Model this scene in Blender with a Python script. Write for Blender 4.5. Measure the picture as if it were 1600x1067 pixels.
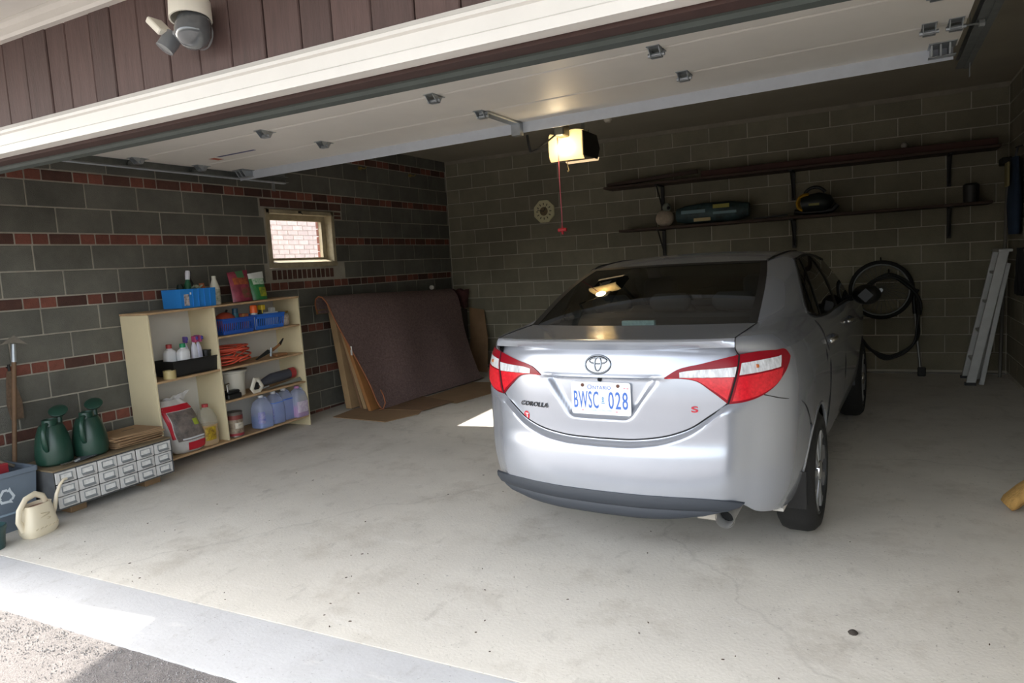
import bpy, bmesh, math, random
from mathutils import Vector, Matrix
rnd = random.Random(7)
for o in list(bpy.data.objects):
    bpy.data.objects.remove(o, do_unlink=True)
SC = bpy.context.scene
COL = SC.collection
PI = math.pi

# ------------------------------------------------------------------ camera, sky, sun, exposure
CAM_Z = 1.5232
cd = bpy.data.cameras.new('camera')
cam = bpy.data.objects.new('camera', cd)
COL.objects.link(cam)
cd.sensor_fit = 'HORIZONTAL'
cd.sensor_width = 36.0
cd.lens = 36.0 * 1104.41 / 1600.0
cd.clip_start = 0.05
_r = Vector((0.88744676, 0.45713306, -0.05888646))
_d = Vector((-0.00391181, -0.12028646, -0.99273152))
_f = Vector((-0.46089364, 0.88122672, -0.10495962))
cam.matrix_world = Matrix(((_r.x, -_d.x, -_f.x, 0), (_r.y, -_d.y, -_f.y, 0), (_r.z, -_d.z, -_f.z, CAM_Z), (0, 0, 0, 1)))
SC.camera = cam

SUN_DIR = Vector((1.16, 0.11, -1.0)).normalized()
W = bpy.data.worlds.new('sky')
SC.world = W
W.use_nodes = True
nt = W.node_tree
bg = nt.nodes['Background']
sky = nt.nodes.new('ShaderNodeTexSky')
sky.sky_type = 'NISHITA'
sky.sun_disc = False
sky.sun_elevation = math.asin(-SUN_DIR.z)
sky.sun_rotation = math.atan2(-SUN_DIR.x, -SUN_DIR.y)
sky.air_density = 1.0
sky.dust_density = 3.0
sky.ozone_density = 1.0
hsv = nt.nodes.new('ShaderNodeHueSaturation')
hsv.inputs['Saturation'].default_value = 0.32
nt.links.new(sky.outputs[0], hsv.inputs['Color'])
nt.links.new(hsv.outputs[0], bg.inputs[0])
bg.inputs[1].default_value = 0.66

sl = bpy.data.lights.new('sun', 'SUN')
sl.energy = 9.0
sl.color = (1.0, 0.95, 0.88)
sl.angle = math.radians(0.6)
sun = bpy.data.objects.new('sun', sl)
COL.objects.link(sun)
sun.rotation_euler = SUN_DIR.to_track_quat('-Z', 'Y').to_euler()
sun.location = (-8, 0, 9)

vs = SC.view_settings
vs.view_transform = 'Standard'
vs.look = 'None'
vs.gamma = 1.0
vs.use_curve_mapping = False
vs.exposure = 0.55

# ------------------------------------------------------------------ helpers
def fz(y):                       # the slab falls gently towards the door
    return 0.02 * (y - 5.94)

def col(h):
    h = h.lstrip('#')
    out = []
    for i in (0, 2, 4):
        c = int(h[i:i + 2], 16) / 255.0
        out.append(c / 12.92 if c <= 0.04045 else ((c + 0.055) / 1.055) ** 2.4)
    return tuple(out) + (1.0,)

MATS = {}
def mat(name, c, rough=0.6, metal=0.0, var=0.0, scale=8.0, bump=0.0, bscale=None, rand=0.0, coat=0.0, alpha=1.0,
        trans=0.0, stretch=None, spec=0.5, local=False, c2=None, detail=6.0):
    """procedural surface: base colour, optional noise mottling towards c2 or darker, per-object variation, fine relief"""
    if name in MATS:
        return MATS[name]
    m = bpy.data.materials.new(name)
    m.use_nodes = True
    n, l = m.node_tree.nodes, m.node_tree.links
    b = n['Principled BSDF']
    c = col(c) if isinstance(c, str) else c
    b.inputs['Base Color'].default_value = c
    b.inputs['Roughness'].default_value = rough
    b.inputs['Metallic'].default_value = metal
    b.inputs['Coat Weight'].default_value = coat
    b.inputs['Coat Roughness'].default_value = 0.08
    b.inputs['Alpha'].default_value = alpha
    b.inputs['Transmission Weight'].default_value = trans
    b.inputs['Specular IOR Level'].default_value = spec
    src = None
    if var or bump:
        if local:
            pos = n.new('ShaderNodeTexCoord').outputs['Object']
        else:
            pos = n.new('ShaderNodeNewGeometry').outputs['Position']
        if stretch:
            mp = n.new('ShaderNodeMapping')
            mp.inputs['Scale'].default_value = stretch
            l.new(pos, mp.inputs['Vector'])
            pos = mp.outputs[0]
    if var:
        t = n.new('ShaderNodeTexNoise')
        t.inputs['Scale'].default_value = scale
        t.inputs['Detail'].default_value = detail
        t.inputs['Roughness'].default_value = 0.65
        l.new(pos, t.inputs['Vector'])
        r = n.new('ShaderNodeValToRGB')
        r.color_ramp.elements[0].position = 0.3
        r.color_ramp.elements[1].position = 0.7
        d = col(c2) if isinstance(c2, str) else tuple(x * (1 - var) for x in c[:3]) + (1,)
        r.color_ramp.elements[0].color = d
        r.color_ramp.elements[1].color = c if c2 else tuple(min(1, x * (1 + var * 0.6)) for x in c[:3]) + (1,)
        l.new(t.outputs[0], r.inputs[0])
        src = r.outputs[0]
    if rand:
        oi = n.new('ShaderNodeObjectInfo')
        mr = n.new('ShaderNodeMapRange')
        mr.inputs['To Min'].default_value = 1 - rand
        mr.inputs['To Max'].default_value = 1 + rand
        l.new(oi.outputs['Random'], mr.inputs[0])
        h = n.new('ShaderNodeHueSaturation')
        if src is not None:
            l.new(src, h.inputs['Color'])
        else:
            h.inputs['Color'].default_value = c
        l.new(mr.outputs[0], h.inputs['Value'])
        src = h.outputs[0]
    if src is not None:
        l.new(src, b.inputs['Base Color'])
    if bump:
        t2 = n.new('ShaderNodeTexNoise')
        t2.inputs['Scale'].default_value = bscale or scale * 6
        t2.inputs['Detail'].default_value = 4.0
        l.new(pos, t2.inputs['Vector'])
        bp = n.new('ShaderNodeBump')
        bp.inputs['Strength'].default_value = bump
        bp.inputs['Distance'].default_value = 0.01
        l.new(t2.outputs[0], bp.inputs['Height'])
        l.new(bp.outputs[0], b.inputs['Normal'])
    MATS[name] = m
    return m

def emit(name, c, s):
    m = mat(name, c)
    b = m.node_tree.nodes['Principled BSDF']
    b.inputs['Emission Color'].default_value = col(c)
    b.inputs['Emission Strength'].default_value = s
    return m

def glassy(name, tint, gloss=(1, 1, 1, 1), rough=0.02, ior=1.5):
    """thin pane: tinted see-through with Fresnel reflection"""
    m = bpy.data.materials.new(name)
    m.use_nodes = True
    n, l = m.node_tree.nodes, m.node_tree.links
    out = n['Material Output']
    n.remove(n['Principled BSDF'])
    t = n.new('ShaderNodeBsdfTransparent')
    t.inputs[0].default_value = tint
    g = n.new('ShaderNodeBsdfGlossy')
    g.inputs['Roughness'].default_value = rough
    g.inputs['Color'].default_value = gloss
    lw = n.new('ShaderNodeLayerWeight')
    pw = n.new('ShaderNodeMath'); pw.operation = 'POWER'; pw.inputs[1].default_value = 5.0
    fr = n.new('ShaderNodeMath'); fr.operation = 'MULTIPLY_ADD'
    fr.inputs[1].default_value = 0.94; fr.inputs[2].default_value = 0.06
    l.new(lw.outputs['Facing'], pw.inputs[0])
    l.new(pw.outputs[0], fr.inputs[0])
    mx = n.new('ShaderNodeMixShader')
    l.new(fr.outputs[0], mx.inputs[0])
    l.new(t.outputs[0], mx.inputs[1])
    l.new(g.outputs[0], mx.inputs[2])
    l.new(mx.outputs[0], out.inputs[0])
    MATS[name] = m
    return m

def tag(o, label=None, cat=None, group=None, kind=None):
    if label: o['label'] = label
    if cat: o['category'] = cat
    if group: o['group'] = group
    if kind: o['kind'] = kind
    return o

def thing(name, label, cat, loc=(0, 0, 0), rotz=0.0, group=None, rot=None):
    o = bpy.data.objects.new(name, None)
    COL.objects.link(o)
    o.empty_display_size = 0.1
    o.location = loc
    o.rotation_euler = rot if rot else (0, 0, rotz)
    return tag(o, label, cat, group)

def link(name, me, parent=None, loc=None, rot=None):
    o = bpy.data.objects.new(name, me)
    COL.objects.link(o)
    if parent is not None:
        o.parent = parent
    if loc: o.location = loc
    if rot: o.rotation_euler = rot
    return o

def copy_tree(o, parent=None):
    c = o.copy()
    COL.objects.link(c)
    if parent is not None:
        c.parent = parent
    for ch in o.children:
        copy_tree(ch, c)
    return c

class MB:
    def __init__(s, M=None):
        s.v, s.f, s.M = [], [], M
    def pt(s, p):
        p = Vector(p)
        if s.M is not None:
            p = s.M @ p
        s.v.append(p)
        return len(s.v) - 1
    def poly(s, pts):
        s.f.append([s.pt(p) for p in pts])
        return s
    def box(s, a, b):
        x0, y0, z0 = a
        x1, y1, z1 = b
        i = [s.pt(p) for p in ((x0, y0, z0), (x1, y0, z0), (x1, y1, z0), (x0, y1, z0), (x0, y0, z1), (x1, y0, z1), (x1, y1, z1), (x0, y1, z1))]
        for q in ((0, 3, 2, 1), (4, 5, 6, 7), (0, 1, 5, 4), (1, 2, 6, 5), (2, 3, 7, 6), (3, 0, 4, 7)):
            s.f.append([i[k] for k in q])
        return s
    def bar(s, p, q, w, t, up=(0, 0, 1)):
        """square bar from p to q, w wide and t thick"""
        p, q = Vector(p), Vector(q)
        d = (q - p).normalized()
        u = Vector(up)
        a = d.cross(u)
        if a.length < 1e-4:
            a = d.cross(Vector((1, 0, 0)))
        a.normalize()
        b = a.cross(d)
        i = []
        for c in (p, q):
            for sx, sy in ((-1, -1), (1, -1), (1, 1), (-1, 1)):
                i.append(s.pt(c + a * (sx * w / 2) + b * (sy * t / 2)))
        for k in range(4):
            s.f.append([i[k], i[(k + 1) % 4], i[4 + (k + 1) % 4], i[4 + k]])
        s.f.append([i[3], i[2], i[1], i[0]])
        s.f.append([i[4], i[5], i[6], i[7]])
        return s
    def tube(s, path, r, n=8, closed=False, caps=True, flat=1.0):
        P = [Vector(p) for p in path]
        N = len(P)
        rs = r if isinstance(r, (list, tuple)) else [r] * N
        T = []
        for i in range(N):
            if closed:
                d = P[(i + 1) % N] - P[i - 1]
            else:
                d = P[min(i + 1, N - 1)] - P[max(i - 1, 0)]
            T.append(d.normalized() if d.length > 1e-9 else Vector((0, 0, 1)))
        ref = Vector((0, 0, 1)) if abs(T[0].z) < 0.9 else Vector((1, 0, 0))
        u = (ref - T[0] * ref.dot(T[0])).normalized()
        rings = []
        for i in range(N):
            u = u - T[i] * u.dot(T[i])
            u = u.normalized() if u.length > 1e-6 else T[i].orthogonal().normalized()
            w = T[i].cross(u)
            rings.append([s.pt(P[i] + (u * math.cos(2 * PI * k / n) + w * math.sin(2 * PI * k / n) * flat) * rs[i]) for k in range(n)])
        for i in range(N if closed else N - 1):
            a, b = rings[i], rings[(i + 1) % N]
            for k in range(n):
                s.f.append([a[k], a[(k + 1) % n], b[(k + 1) % n], b[k]])
        if caps and not closed:
            s.f.append(rings[0][::-1])
            s.f.append(rings[-1])
        return s
    def lathe(s, prof, n=20, o=(0, 0, 0), ax=None, sq=None):
        """profile of (radius, height); sq=(ex) squares the section"""
        R = ax.to_matrix() if ax is not None else Matrix.Identity(3)
        o = Vector(o)
        rings = []
        for r, z in prof:
            ring = []
            for k in range(n):
                a = 2 * PI * k / n
                c, d = math.cos(a), math.sin(a)
                x, y = c, d
                if sq:
                    e = 2.0 / sq[0]
                    x = math.copysign(abs(c) ** e, c) * sq[1]
                    y = math.copysign(abs(d) ** e, d) * sq[2]
                ring.append(s.pt(o + R @ Vector((r * x, r * y, z))))
            rings.append(ring)
        for a, b in zip(rings, rings[1:]):
            for k in range(n):
                s.f.append([a[k], a[(k + 1) % n], b[(k + 1) % n], b[k]])
        if prof[0][0] > 1e-6: s.f.append(rings[0][::-1])
        if prof[-1][0] > 1e-6: s.f.append(rings[-1])
        return s
    def grid(s, rows, closed=False):
        idx = [[s.pt(p) for p in r] for r in rows]
        for a, b in zip(idx, idx[1:]):
            m = len(a)
            for k in range(m if closed else m - 1):
                s.f.append([a[k], a[(k + 1) % m], b[(k + 1) % m], b[k]])
        return s
    def slab(s, rows, t):
        """closed sheet of thickness t (t a vector) over a grid of points"""
        t = Vector(t)
        A = [[s.pt(p) for p in r] for r in rows]
        B = [[s.pt(Vector(p) + t) for p in r] for r in rows]
        for a, b in zip(A, A[1:]):
            for k in range(len(a) - 1):
                s.f.append([a[k], a[k + 1], b[k + 1], b[k]])
        for a, b in zip(B, B[1:]):
            for k in range(len(a) - 1):
                s.f.append([a[k], b[k], b[k + 1], a[k + 1]])
        edge = [(A[0], B[0]), (A[-1], B[-1]), ([r[0] for r in A], [r[0] for r in B]), ([r[-1] for r in A], [r[-1] for r in B])]
        for a, b in edge:
            for k in range(len(a) - 1):
                s.f.append([a[k], a[k + 1], b[k + 1], b[k]])
        return s
    def prism(s, poly, t, f=None):
        """poly: 3-D outline, extruded by vector t"""
        t = Vector(t)
        a = [s.pt(p) for p in poly]
        b = [s.pt(Vector(p) + t) for p in poly]
        n = len(a)
        s.f.append(a[::-1])
        s.f.append(b)
        for k in range(n):
            s.f.append([a[k], a[(k + 1) % n], b[(k + 1) % n], b[k]])
        return s
    def ball(s, c, r, n=12, m=8, sc=(1, 1, 1)):
        c = Vector(c)
        rows = []
        for j in range(m + 1):
            t = PI * j / m
            rows.append([c + Vector((math.sin(t) * math.cos(2 * PI * k / n) * sc[0], math.sin(t) * math.sin(2 * PI * k / n) * sc[1], math.cos(t) * sc[2])) * r for k in range(n)])
        return s.grid(rows[::-1], closed=True)
    def mesh(s, name, m, smooth=None, bevel=0.0, fix=True):
        me = bpy.data.meshes.new(name)
        bm = bmesh.new()
        vs_ = [bm.verts.new(p) for p in s.v]
        for f in s.f:
            if len(set(f)) > 2:
                try:
                    bm.faces.new([vs_[k] for k in f])
                except ValueError:
                    pass
        bmesh.ops.remove_doubles(bm, verts=bm.verts, dist=1e-5)
        if fix:
            bmesh.ops.recalc_face_normals(bm, faces=bm.faces)
        if bevel:
            ed = [e for e in bm.edges if len(e.link_faces) == 2 and e.calc_face_angle(0) > 0.6]
            bmesh.ops.bevel(bm, geom=ed, offset=bevel, segments=1, affect='EDGES', clamp_overlap=True)
        bm.to_mesh(me)
        bm.free()
        me.materials.append(m)
        if smooth is not None:
            me.shade_smooth()
            if smooth < 180:
                me.set_sharp_from_angle(angle=math.radians(smooth))
        return me
    def build(s, name, m, parent=None, smooth=None, bevel=0.0, loc=None, rot=None, label=None, kind=None, fix=True):
        o = link(name, s.mesh(name, m, smooth, bevel, fix), parent, loc, rot)
        if label: o['label'] = label
        if kind: o['kind'] = kind
        return o

def text_mesh(name, s, size, m, M, depth=0.001, sx=1.0, parent=None, bold=0.0, spacing=1.0, shear=0.0, fit=None):
    """flat lettering, baseline centred at the origin of M (x right, y up)"""
    cu = bpy.data.curves.new(name, 'FONT')
    cu.body = s
    cu.size = size
    cu.align_x = 'CENTER'
    cu.align_y = 'CENTER'
    cu.extrude = depth
    cu.offset = bold
    cu.shear = shear
    cu.space_character = spacing
    cu.resolution_u = 3
    t = bpy.data.objects.new(name, cu)
    COL.objects.link(t)
    me = bpy.data.meshes.new_from_object(t)
    bpy.data.objects.remove(t, do_unlink=True)
    if fit:                          # stretch to a given width and height, centred
        xs_ = [v.co.x for v in me.vertices]; ys_ = [v.co.y for v in me.vertices]
        me.transform(Matrix.Translation((-(min(xs_) + max(xs_)) / 2, -(min(ys_) + max(ys_)) / 2, 0)))
        me.transform(Matrix.Diagonal((fit[0] / (max(xs_) - min(xs_)), fit[1] / (max(ys_) - min(ys_)), 1, 1)))
    me.transform(M @ Matrix.Diagonal((sx, 1, 1, 1)))
    me.materials.clear()
    me.materials.append(m)
    return link(name, me, parent)

def frame(o, x, y):
    """matrix with axes x (right), y (up), z = x cross y (towards the reader) at o"""
    x, y = Vector(x).normalized(), Vector(y).normalized()
    z = x.cross(y)
    return Matrix(((x.x, y.x, z.x, o[0]), (x.y, y.y, z.y, o[1]), (x.z, y.z, z.z, o[2]), (0, 0, 0, 1)))

def pchip(xs, ys):
    n = len(xs)
    h = [xs[i + 1] - xs[i] for i in range(n - 1)]
    d = [(ys[i + 1] - ys[i]) / h[i] for i in range(n - 1)]
    m = [0.0] * n
    m[0], m[-1] = d[0], d[-1]
    for i in range(1, n - 1):
        if d[i - 1] * d[i] > 0:
            w1, w2 = 2 * h[i] + h[i - 1], h[i] + 2 * h[i - 1]
            m[i] = (w1 + w2) / (w1 / d[i - 1] + w2 / d[i])
    def f(x):
        if x <= xs[0]: return ys[0] + m[0] * 0
        if x >= xs[-1]: return ys[-1]
        lo, hi = 0, n - 1
        while hi - lo > 1:
            k = (lo + hi) // 2
            if xs[k] > x: hi = k
            else: lo = k
        t = (x - xs[lo]) / h[lo]
        return ((1 + 2 * t) * (1 - t) ** 2 * ys[lo] + t * (1 - t) ** 2 * h[lo] * m[lo] + t * t * (3 - 2 * t) * ys[hi] + t * t * (t - 1) * h[lo] * m[hi])
    return f

def spline(pts, n):
    """centripetal-ish Catmull-Rom through points, n+1 samples by chord length"""
    if isinstance(pts[0], list):                    # separate arcs joined with corners, resampled by length
        q = []
        for s_ in pts:
            w = spline(s_, 24)
            q += w if not q else w[1:]
        L = [0.0]
        for a, b in zip(q, q[1:]):
            L.append(L[-1] + (b - a).length)
        out, i = [], 0
        for k in range(n + 1):
            d = L[-1] * k / n
            while i < len(q) - 2 and L[i + 1] < d: i += 1
            out.append(q[i].lerp(q[i + 1], min(1, (d - L[i]) / max(L[i + 1] - L[i], 1e-9))))
        return out
    P = [Vector(p) for p in pts]
    L = [0.0]
    for a, b in zip(P, P[1:]):
        L.append(L[-1] + max((b - a).length, 1e-6))
    dim = len(P[0])
    T = []
    for i in range(len(P)):
        if i == 0: T.append((P[1] - P[0]) / (L[1] - L[0]))
        elif i == len(P) - 1: T.append((P[-1] - P[-2]) / (L[-1] - L[-2]))
        else:
            a = (P[i] - P[i - 1]) / (L[i] - L[i - 1])
            b = (P[i + 1] - P[i]) / (L[i + 1] - L[i])
            wa, wb = L[i + 1] - L[i], L[i] - L[i - 1]
            T.append((a * wa + b * wb) / (wa + wb))
    out = []
    for k in range(n + 1):
        s_ = L[-1] * k / n
        i = 0
        while i < len(P) - 2 and L[i + 1] < s_: i += 1
        h = L[i + 1] - L[i]
        t = (s_ - L[i]) / h
        out.append(P[i] * ((1 + 2 * t) * (1 - t) ** 2) + T[i] * (h * t * (1 - t) ** 2) + P[i + 1] * (t * t * (3 - 2 * t)) + T[i + 1] * (h * t * t * (t - 1)))
    return out

def sstep(a, b, x):
    t = max(0.0, min(1.0, (x - a) / (b - a)))
    return t * t * (3 - 2 * t)

def arc(c, r, a0, a1, n, X=(1, 0, 0), Y=(0, 0, 1)):
    c, X, Y = Vector(c), Vector(X), Vector(Y)
    return [c + X * (r * math.cos(a0 + (a1 - a0) * k / n)) + Y * (r * math.sin(a0 + (a1 - a0) * k / n)) for k in range(n + 1)]

# ------------------------------------------------------------------ materials of the setting
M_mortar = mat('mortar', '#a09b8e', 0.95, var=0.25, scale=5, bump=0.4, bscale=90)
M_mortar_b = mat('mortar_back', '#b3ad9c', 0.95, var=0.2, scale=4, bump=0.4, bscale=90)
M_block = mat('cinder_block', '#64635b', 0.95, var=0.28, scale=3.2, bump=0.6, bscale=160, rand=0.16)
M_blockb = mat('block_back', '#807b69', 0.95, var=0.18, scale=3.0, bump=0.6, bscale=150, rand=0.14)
M_brick = mat('red_brick', '#77473a', 0.9, var=0.25, scale=14, bump=0.5, bscale=120, rand=0.3)
M_brickd = mat('dark_brick', '#54382f', 0.9, var=0.25, scale=14, bump=0.5, bscale=120, rand=0.3)
M_ceil = mat('ceiling_paint', '#a59e8c', 0.9, var=0.08, scale=2)
M_white = mat('white_paint', '#d3d0c9', 0.45, var=0.05, scale=4)
M_doorw = mat('door_skin', '#e2ded6', 0.55, var=0.04, scale=2.5, bump=0.05, bscale=200)
M_galv = mat('galvanised_steel', '#aab0b4', 0.42, metal=0.75, var=0.15, scale=18)
M_dgalv = mat('dull_track_steel', '#7e8280', 0.5, metal=0.6, var=0.2, scale=14)
M_black = mat('black_plastic', '#131415', 0.45)
M_rubber = mat('grey_rubber_seal', '#3f4642', 0.6, var=0.15, scale=10)
M_brownp = mat('brown_stained_wood', '#54413d', 0.7, var=0.22, scale=6, stretch=(8, 8, 0.7), bump=0.25, bscale=30, rand=0.12)
M_brownd = mat('dark_brown_board', '#3d2722', 0.7, var=0.2, scale=8)
M_iron = mat('dark_iron', '#262523', 0.55, metal=0.4)

def concrete(name, c, dirt, crack=True):
    m = mat(name, c, 0.82, var=0.12, scale=1.1, bump=0.12, bscale=70)
    n, l = m.node_tree.nodes, m.node_tree.links
    b = n['Principled BSDF']
    base = b.inputs['Base Color'].links[0].from_socket
    g = n.new('ShaderNodeNewGeometry').outputs['Position']
    def layer(base, scale, lo, hi, colour, fac, stretch=None, detail=8):
        pos = g
        if stretch:
            mp = n.new('ShaderNodeMapping'); mp.inputs['Scale'].default_value = stretch
            l.new(g, mp.inputs[0]); pos = mp.outputs[0]
        t = n.new('ShaderNodeTexNoise'); t.inputs['Scale'].default_value = scale; t.inputs['Detail'].default_value = detail
        t.inputs['Roughness'].default_value = 0.7
        l.new(pos, t.inputs['Vector'])
        r = n.new('ShaderNodeMapRange'); r.inputs['From Min'].default_value = lo; r.inputs['From Max'].default_value = hi
        r.inputs['To Max'].default_value = fac
        l.new(t.outputs[0], r.inputs[0])
        x = n.new('ShaderNodeMix'); x.data_type = 'RGBA'
        l.new(r.outputs[0], x.inputs['Factor']); l.new(base, x.inputs['A']); x.inputs['B'].default_value = col(colour)
        return x.outputs['Result']
    base = layer(base, 2.3, 0.52, 0.72, dirt, 0.5)
    base = layer(base, 9.0, 0.58, 0.75, '#7d776c', 0.35, (1, 0.5, 1))
    base = layer(base, 3.4, 0.60, 0.70, '#e9e6df', 0.3, (0.5, 1.6, 1))
    base = layer(base, 60.0, 0.66, 0.74, '#5a554d', 0.45, detail=2)
    if crack:
        v = n.new('ShaderNodeTexVoronoi'); v.feature = 'DISTANCE_TO_EDGE'; v.inputs['Scale'].default_value = 0.3
        w = n.new('ShaderNodeTexNoise'); w.inputs['Scale'].default_value = 3.0; w.inputs['Detail'].default_value = 5
        l.new(g, w.inputs['Vector'])
        ad = n.new('ShaderNodeVectorMath'); ad.operation = 'MULTIPLY_ADD'
        ad.inputs[1].default_value = (0.5, 0.5, 0.5)
        l.new(w.outputs['Color'], ad.inputs[0]); l.new(g, ad.inputs[2]); l.new(ad.outputs[0], v.inputs['Vector'])
        r = n.new('ShaderNodeMapRange'); r.inputs['From Min'].default_value = 0.0; r.inputs['From Max'].default_value = 0.006
        r.inputs['To Min'].default_value = 0.16; r.inputs['To Max'].default_value = 0.0
        l.new(v.outputs['Distance'], r.inputs[0])
        x = n.new('ShaderNodeMix'); x.data_type = 'RGBA'
        l.new(r.outputs[0], x.inputs['Factor']); l.new(base, x.inputs['A']); x.inputs['B'].default_value = col('#6d675e')
        base = x.outputs['Result']
    l.new(base, b.inputs['Base Color'])
    return m

M_floor = concrete('garage_concrete', '#d6d1c6', '#a89f90')
M_apron = concrete('apron_concrete', '#bfbfbf', '#a8a7a5', crack=False)
M_asph = mat('asphalt', '#76716e', 0.95, var=0.45, scale=110, bump=0.6, bscale=170)
M_grit = mat('asphalt_chip', '#8a8784', 0.95, rand=0.3)

# ------------------------------------------------------------------ floor, apron, driveway
XL, XR, YB, ZC = -5.70, 1.21, 9.09, 3.12
def sloped(name, x0, y0, x1, y1, m, drop=0.0, th=0.2):
    b = MB()
    za, zb = fz(y0) - drop, fz(y1) - drop
    i = [b.pt(p) for p in ((x0, y0, za - th), (x1, y0, za - th), (x1, y1, zb - th), (x0, y1, zb - th), (x0, y0, za), (x1, y0, za), (x1, y1, zb), (x0, y1, zb))]
    for q in ((0, 3, 2, 1), (4, 5, 6, 7), (0, 1, 5, 4), (1, 2, 6, 5), (2, 3, 7, 6), (3, 0, 4, 7)):
        b.f.append([i[k] for k in q])
    return b.build(name, m, kind='structure')
sloped('floor', -5.95, 2.268, 1.46, 9.35, M_floor)
sloped('apron', -6.6, 1.86, 2.2, 2.262, M_apron, 0.002)

b = MB()
rows = []
ys = [-16, -8, -3, 0.2] + [0.2 + 0.04 * k for k in range(1, 43)]
xs = [-16, -9] + [-6.6 + 0.05 * k for k in range(0, 103)] + [0.5, 4, 9]
for y in ys:
    r = []
    for x in xs:
        j = 0.0
        yy = y
        if y > 1.83:
            yy = y + rnd.uniform(-0.022, 0.012)
        if 0.2 < y: j = rnd.uniform(-0.003, 0.003)
        r.append((x, yy, fz(max(y, -6)) - 0.012 + j))
    rows.append(r)
b.grid(rows)
drive = b.build('driveway', M_asph, kind='structure')
b = MB()
for k in range(3200):
    x = rnd.uniform(-4.4, -1.9)
    y = 1.875 - abs(rnd.gauss(0, 0.22))
    z = fz(y) - 0.012
    r = rnd.uniform(0.002, 0.0055)
    a = rnd.uniform(0, 6.28)
    p = [(x + r * math.cos(a + t), y + r * math.sin(a + t), z) for t in (0, 2.1, 4.2)]
    q = (x, y, z + r * 1.1)
    i = [b.pt(v) for v in p] + [b.pt(q)]
    b.f += [[i[0], i[1], i[3]], [i[1], i[2], i[3]], [i[2], i[0], i[3]]]
b.build('loose_grit', M_grit, parent=drive, kind='stuff', fix=False)

# ------------------------------------------------------------------ block and brick walls
_bm = {}
def unit_mesh(kind, ln, h, m, axis):
    """block whose face looks along +x (axis 'x'), -y ('y') or -x ('n'); origin at its centre on the face"""
    k = (kind, round(ln, 3), round(h, 3), axis)
    if k not in _bm:
        b = MB()
        d = 0.05
        if axis == 'x': b.box((-d, -ln / 2, -h / 2), (0, ln / 2, h / 2))
        elif axis == 'n': b.box((0, -ln / 2, -h / 2), (d, ln / 2, h / 2))
        else: b.box((-ln / 2, 0, -h / 2), (ln / 2, d, h / 2))
        _bm[k] = b.mesh(kind, m, bevel=0.004)
    return _bm[k]

def cut(a, b_, holes):
    out = [(a, b_)]
    for c, d in holes:
        nxt = []
        for p, q in out:
            if d <= p or c >= q: nxt.append((p, q))
            else:
                if c - p > 0.03: nxt.append((p, c))
                if q - d > 0.03: nxt.append((d, q))
        out = nxt
    return out

def lay(wall, kind, m, axis, at, a, b_, z0, z1, J=0.011):
    ln, h = b_ - a - J, z1 - z0 - J
    if ln < 0.02: return
    c, z = (a + b_) / 2, (z0 + z1) / 2
    off = rnd.uniform(-0.0015, 0.0015)
    loc = (c, at + off, z) if axis == 'y' else (at + off, c, z)
    link(kind, unit_mesh(m.name + kind, ln, h, m, axis), wall, loc)

# left wall
wl = MB()
HY0, HY1, HZ0, HZ1 = 5.50, 6.545, 1.655, 2.285
for y0, y1, z0, z1 in ((1.9, HY0, -0.3, ZC), (HY1, 9.35, -0.3, ZC), (HY0, HY1, -0.3, HZ0), (HY0, HY1, HZ1, ZC)):
    wl.box((-5.95, y0, z0), (XL - 0.006, y1, z1))
wl = wl.build('wall_left', M_mortar, kind='structure')
zones = [(5.43, 6.70, 2.19, 2.39), (5.48, 6.56, 1.70, 2.19), (5.43, 6.68, 1.51, 1.70)]
def holes(z0, z1):
    return [(c, d) for c, d, e, f in zones if min(z1, f) - max(z0, e) > 0.03]
bands = [-0.053, 0.437, 0.927, 1.417, 1.902, 2.393, 2.883]
ends = [0.036, 0.526, 1.016, 1.505, 1.992, 2.482, 2.972]
BL = 0.4547
for i, (z0, z1) in enumerate(zip(bands, ends)):
    top = bands[i + 1] if i + 1 < len(bands) else ZC
    mid = (z1 + top) / 2 if i + 1 < len(bands) else top
    for j, (r0, r1) in enumerate(((z1, mid), (mid, top))):
        if r1 - r0 < 0.05: continue
        y = (3.355 if j == 0 else 3.150) - 4 * BL
        while y < YB:
            p, q = max(y, 2.10), min(y + BL, YB)
            if q - p > 0.03:
                for u, v in cut(p, q, holes(r0, r1)):
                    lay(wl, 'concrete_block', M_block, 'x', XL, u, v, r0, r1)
            y += BL
    y = 3.28 - 3 * 0.492
    k = 0
    while y < YB:
        for w, dark in ((0.243, True), (0.1245, False), (0.1245, False)):
            p, q = max(y, 2.35), min(y + w, YB)
            if q - p > 0.03:
                for u, v in cut(p, q, holes(z0, z1)):
                    dk = dark if rnd.random() > 0.1 else not dark
                    lay(wl, 'brick', M_brickd if dk else M_brick, 'x', XL, u, v, z0, z1)
            y += w
for k in range(6):
    lay(wl, 'brick', M_brickd, 'x', XL, 5.44 + k * 0.21, 5.65 + k * 0.21, 2.297, 2.388)
for z0 in (2.2, 2.245):
    lay(wl, 'brick', M_brickd, 'x', XL, 6.565, 6.69, z0, z0 + 0.045)
for k in range(13):
    lay(wl, 'brick', M_brickd, 'x', XL - 0.002, 5.52 + k * 0.0745, 5.5945 + k * 0.0745, 1.525, 1.640, 0.014)
# brick lining of the window opening, seen through the pane
for k in range(7):
    lay(wl, 'brick', M_brick, 'y', 6.505, -5.95, -5.845, 1.665 + k * 0.088, 1.753 + k * 0.088)

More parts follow.
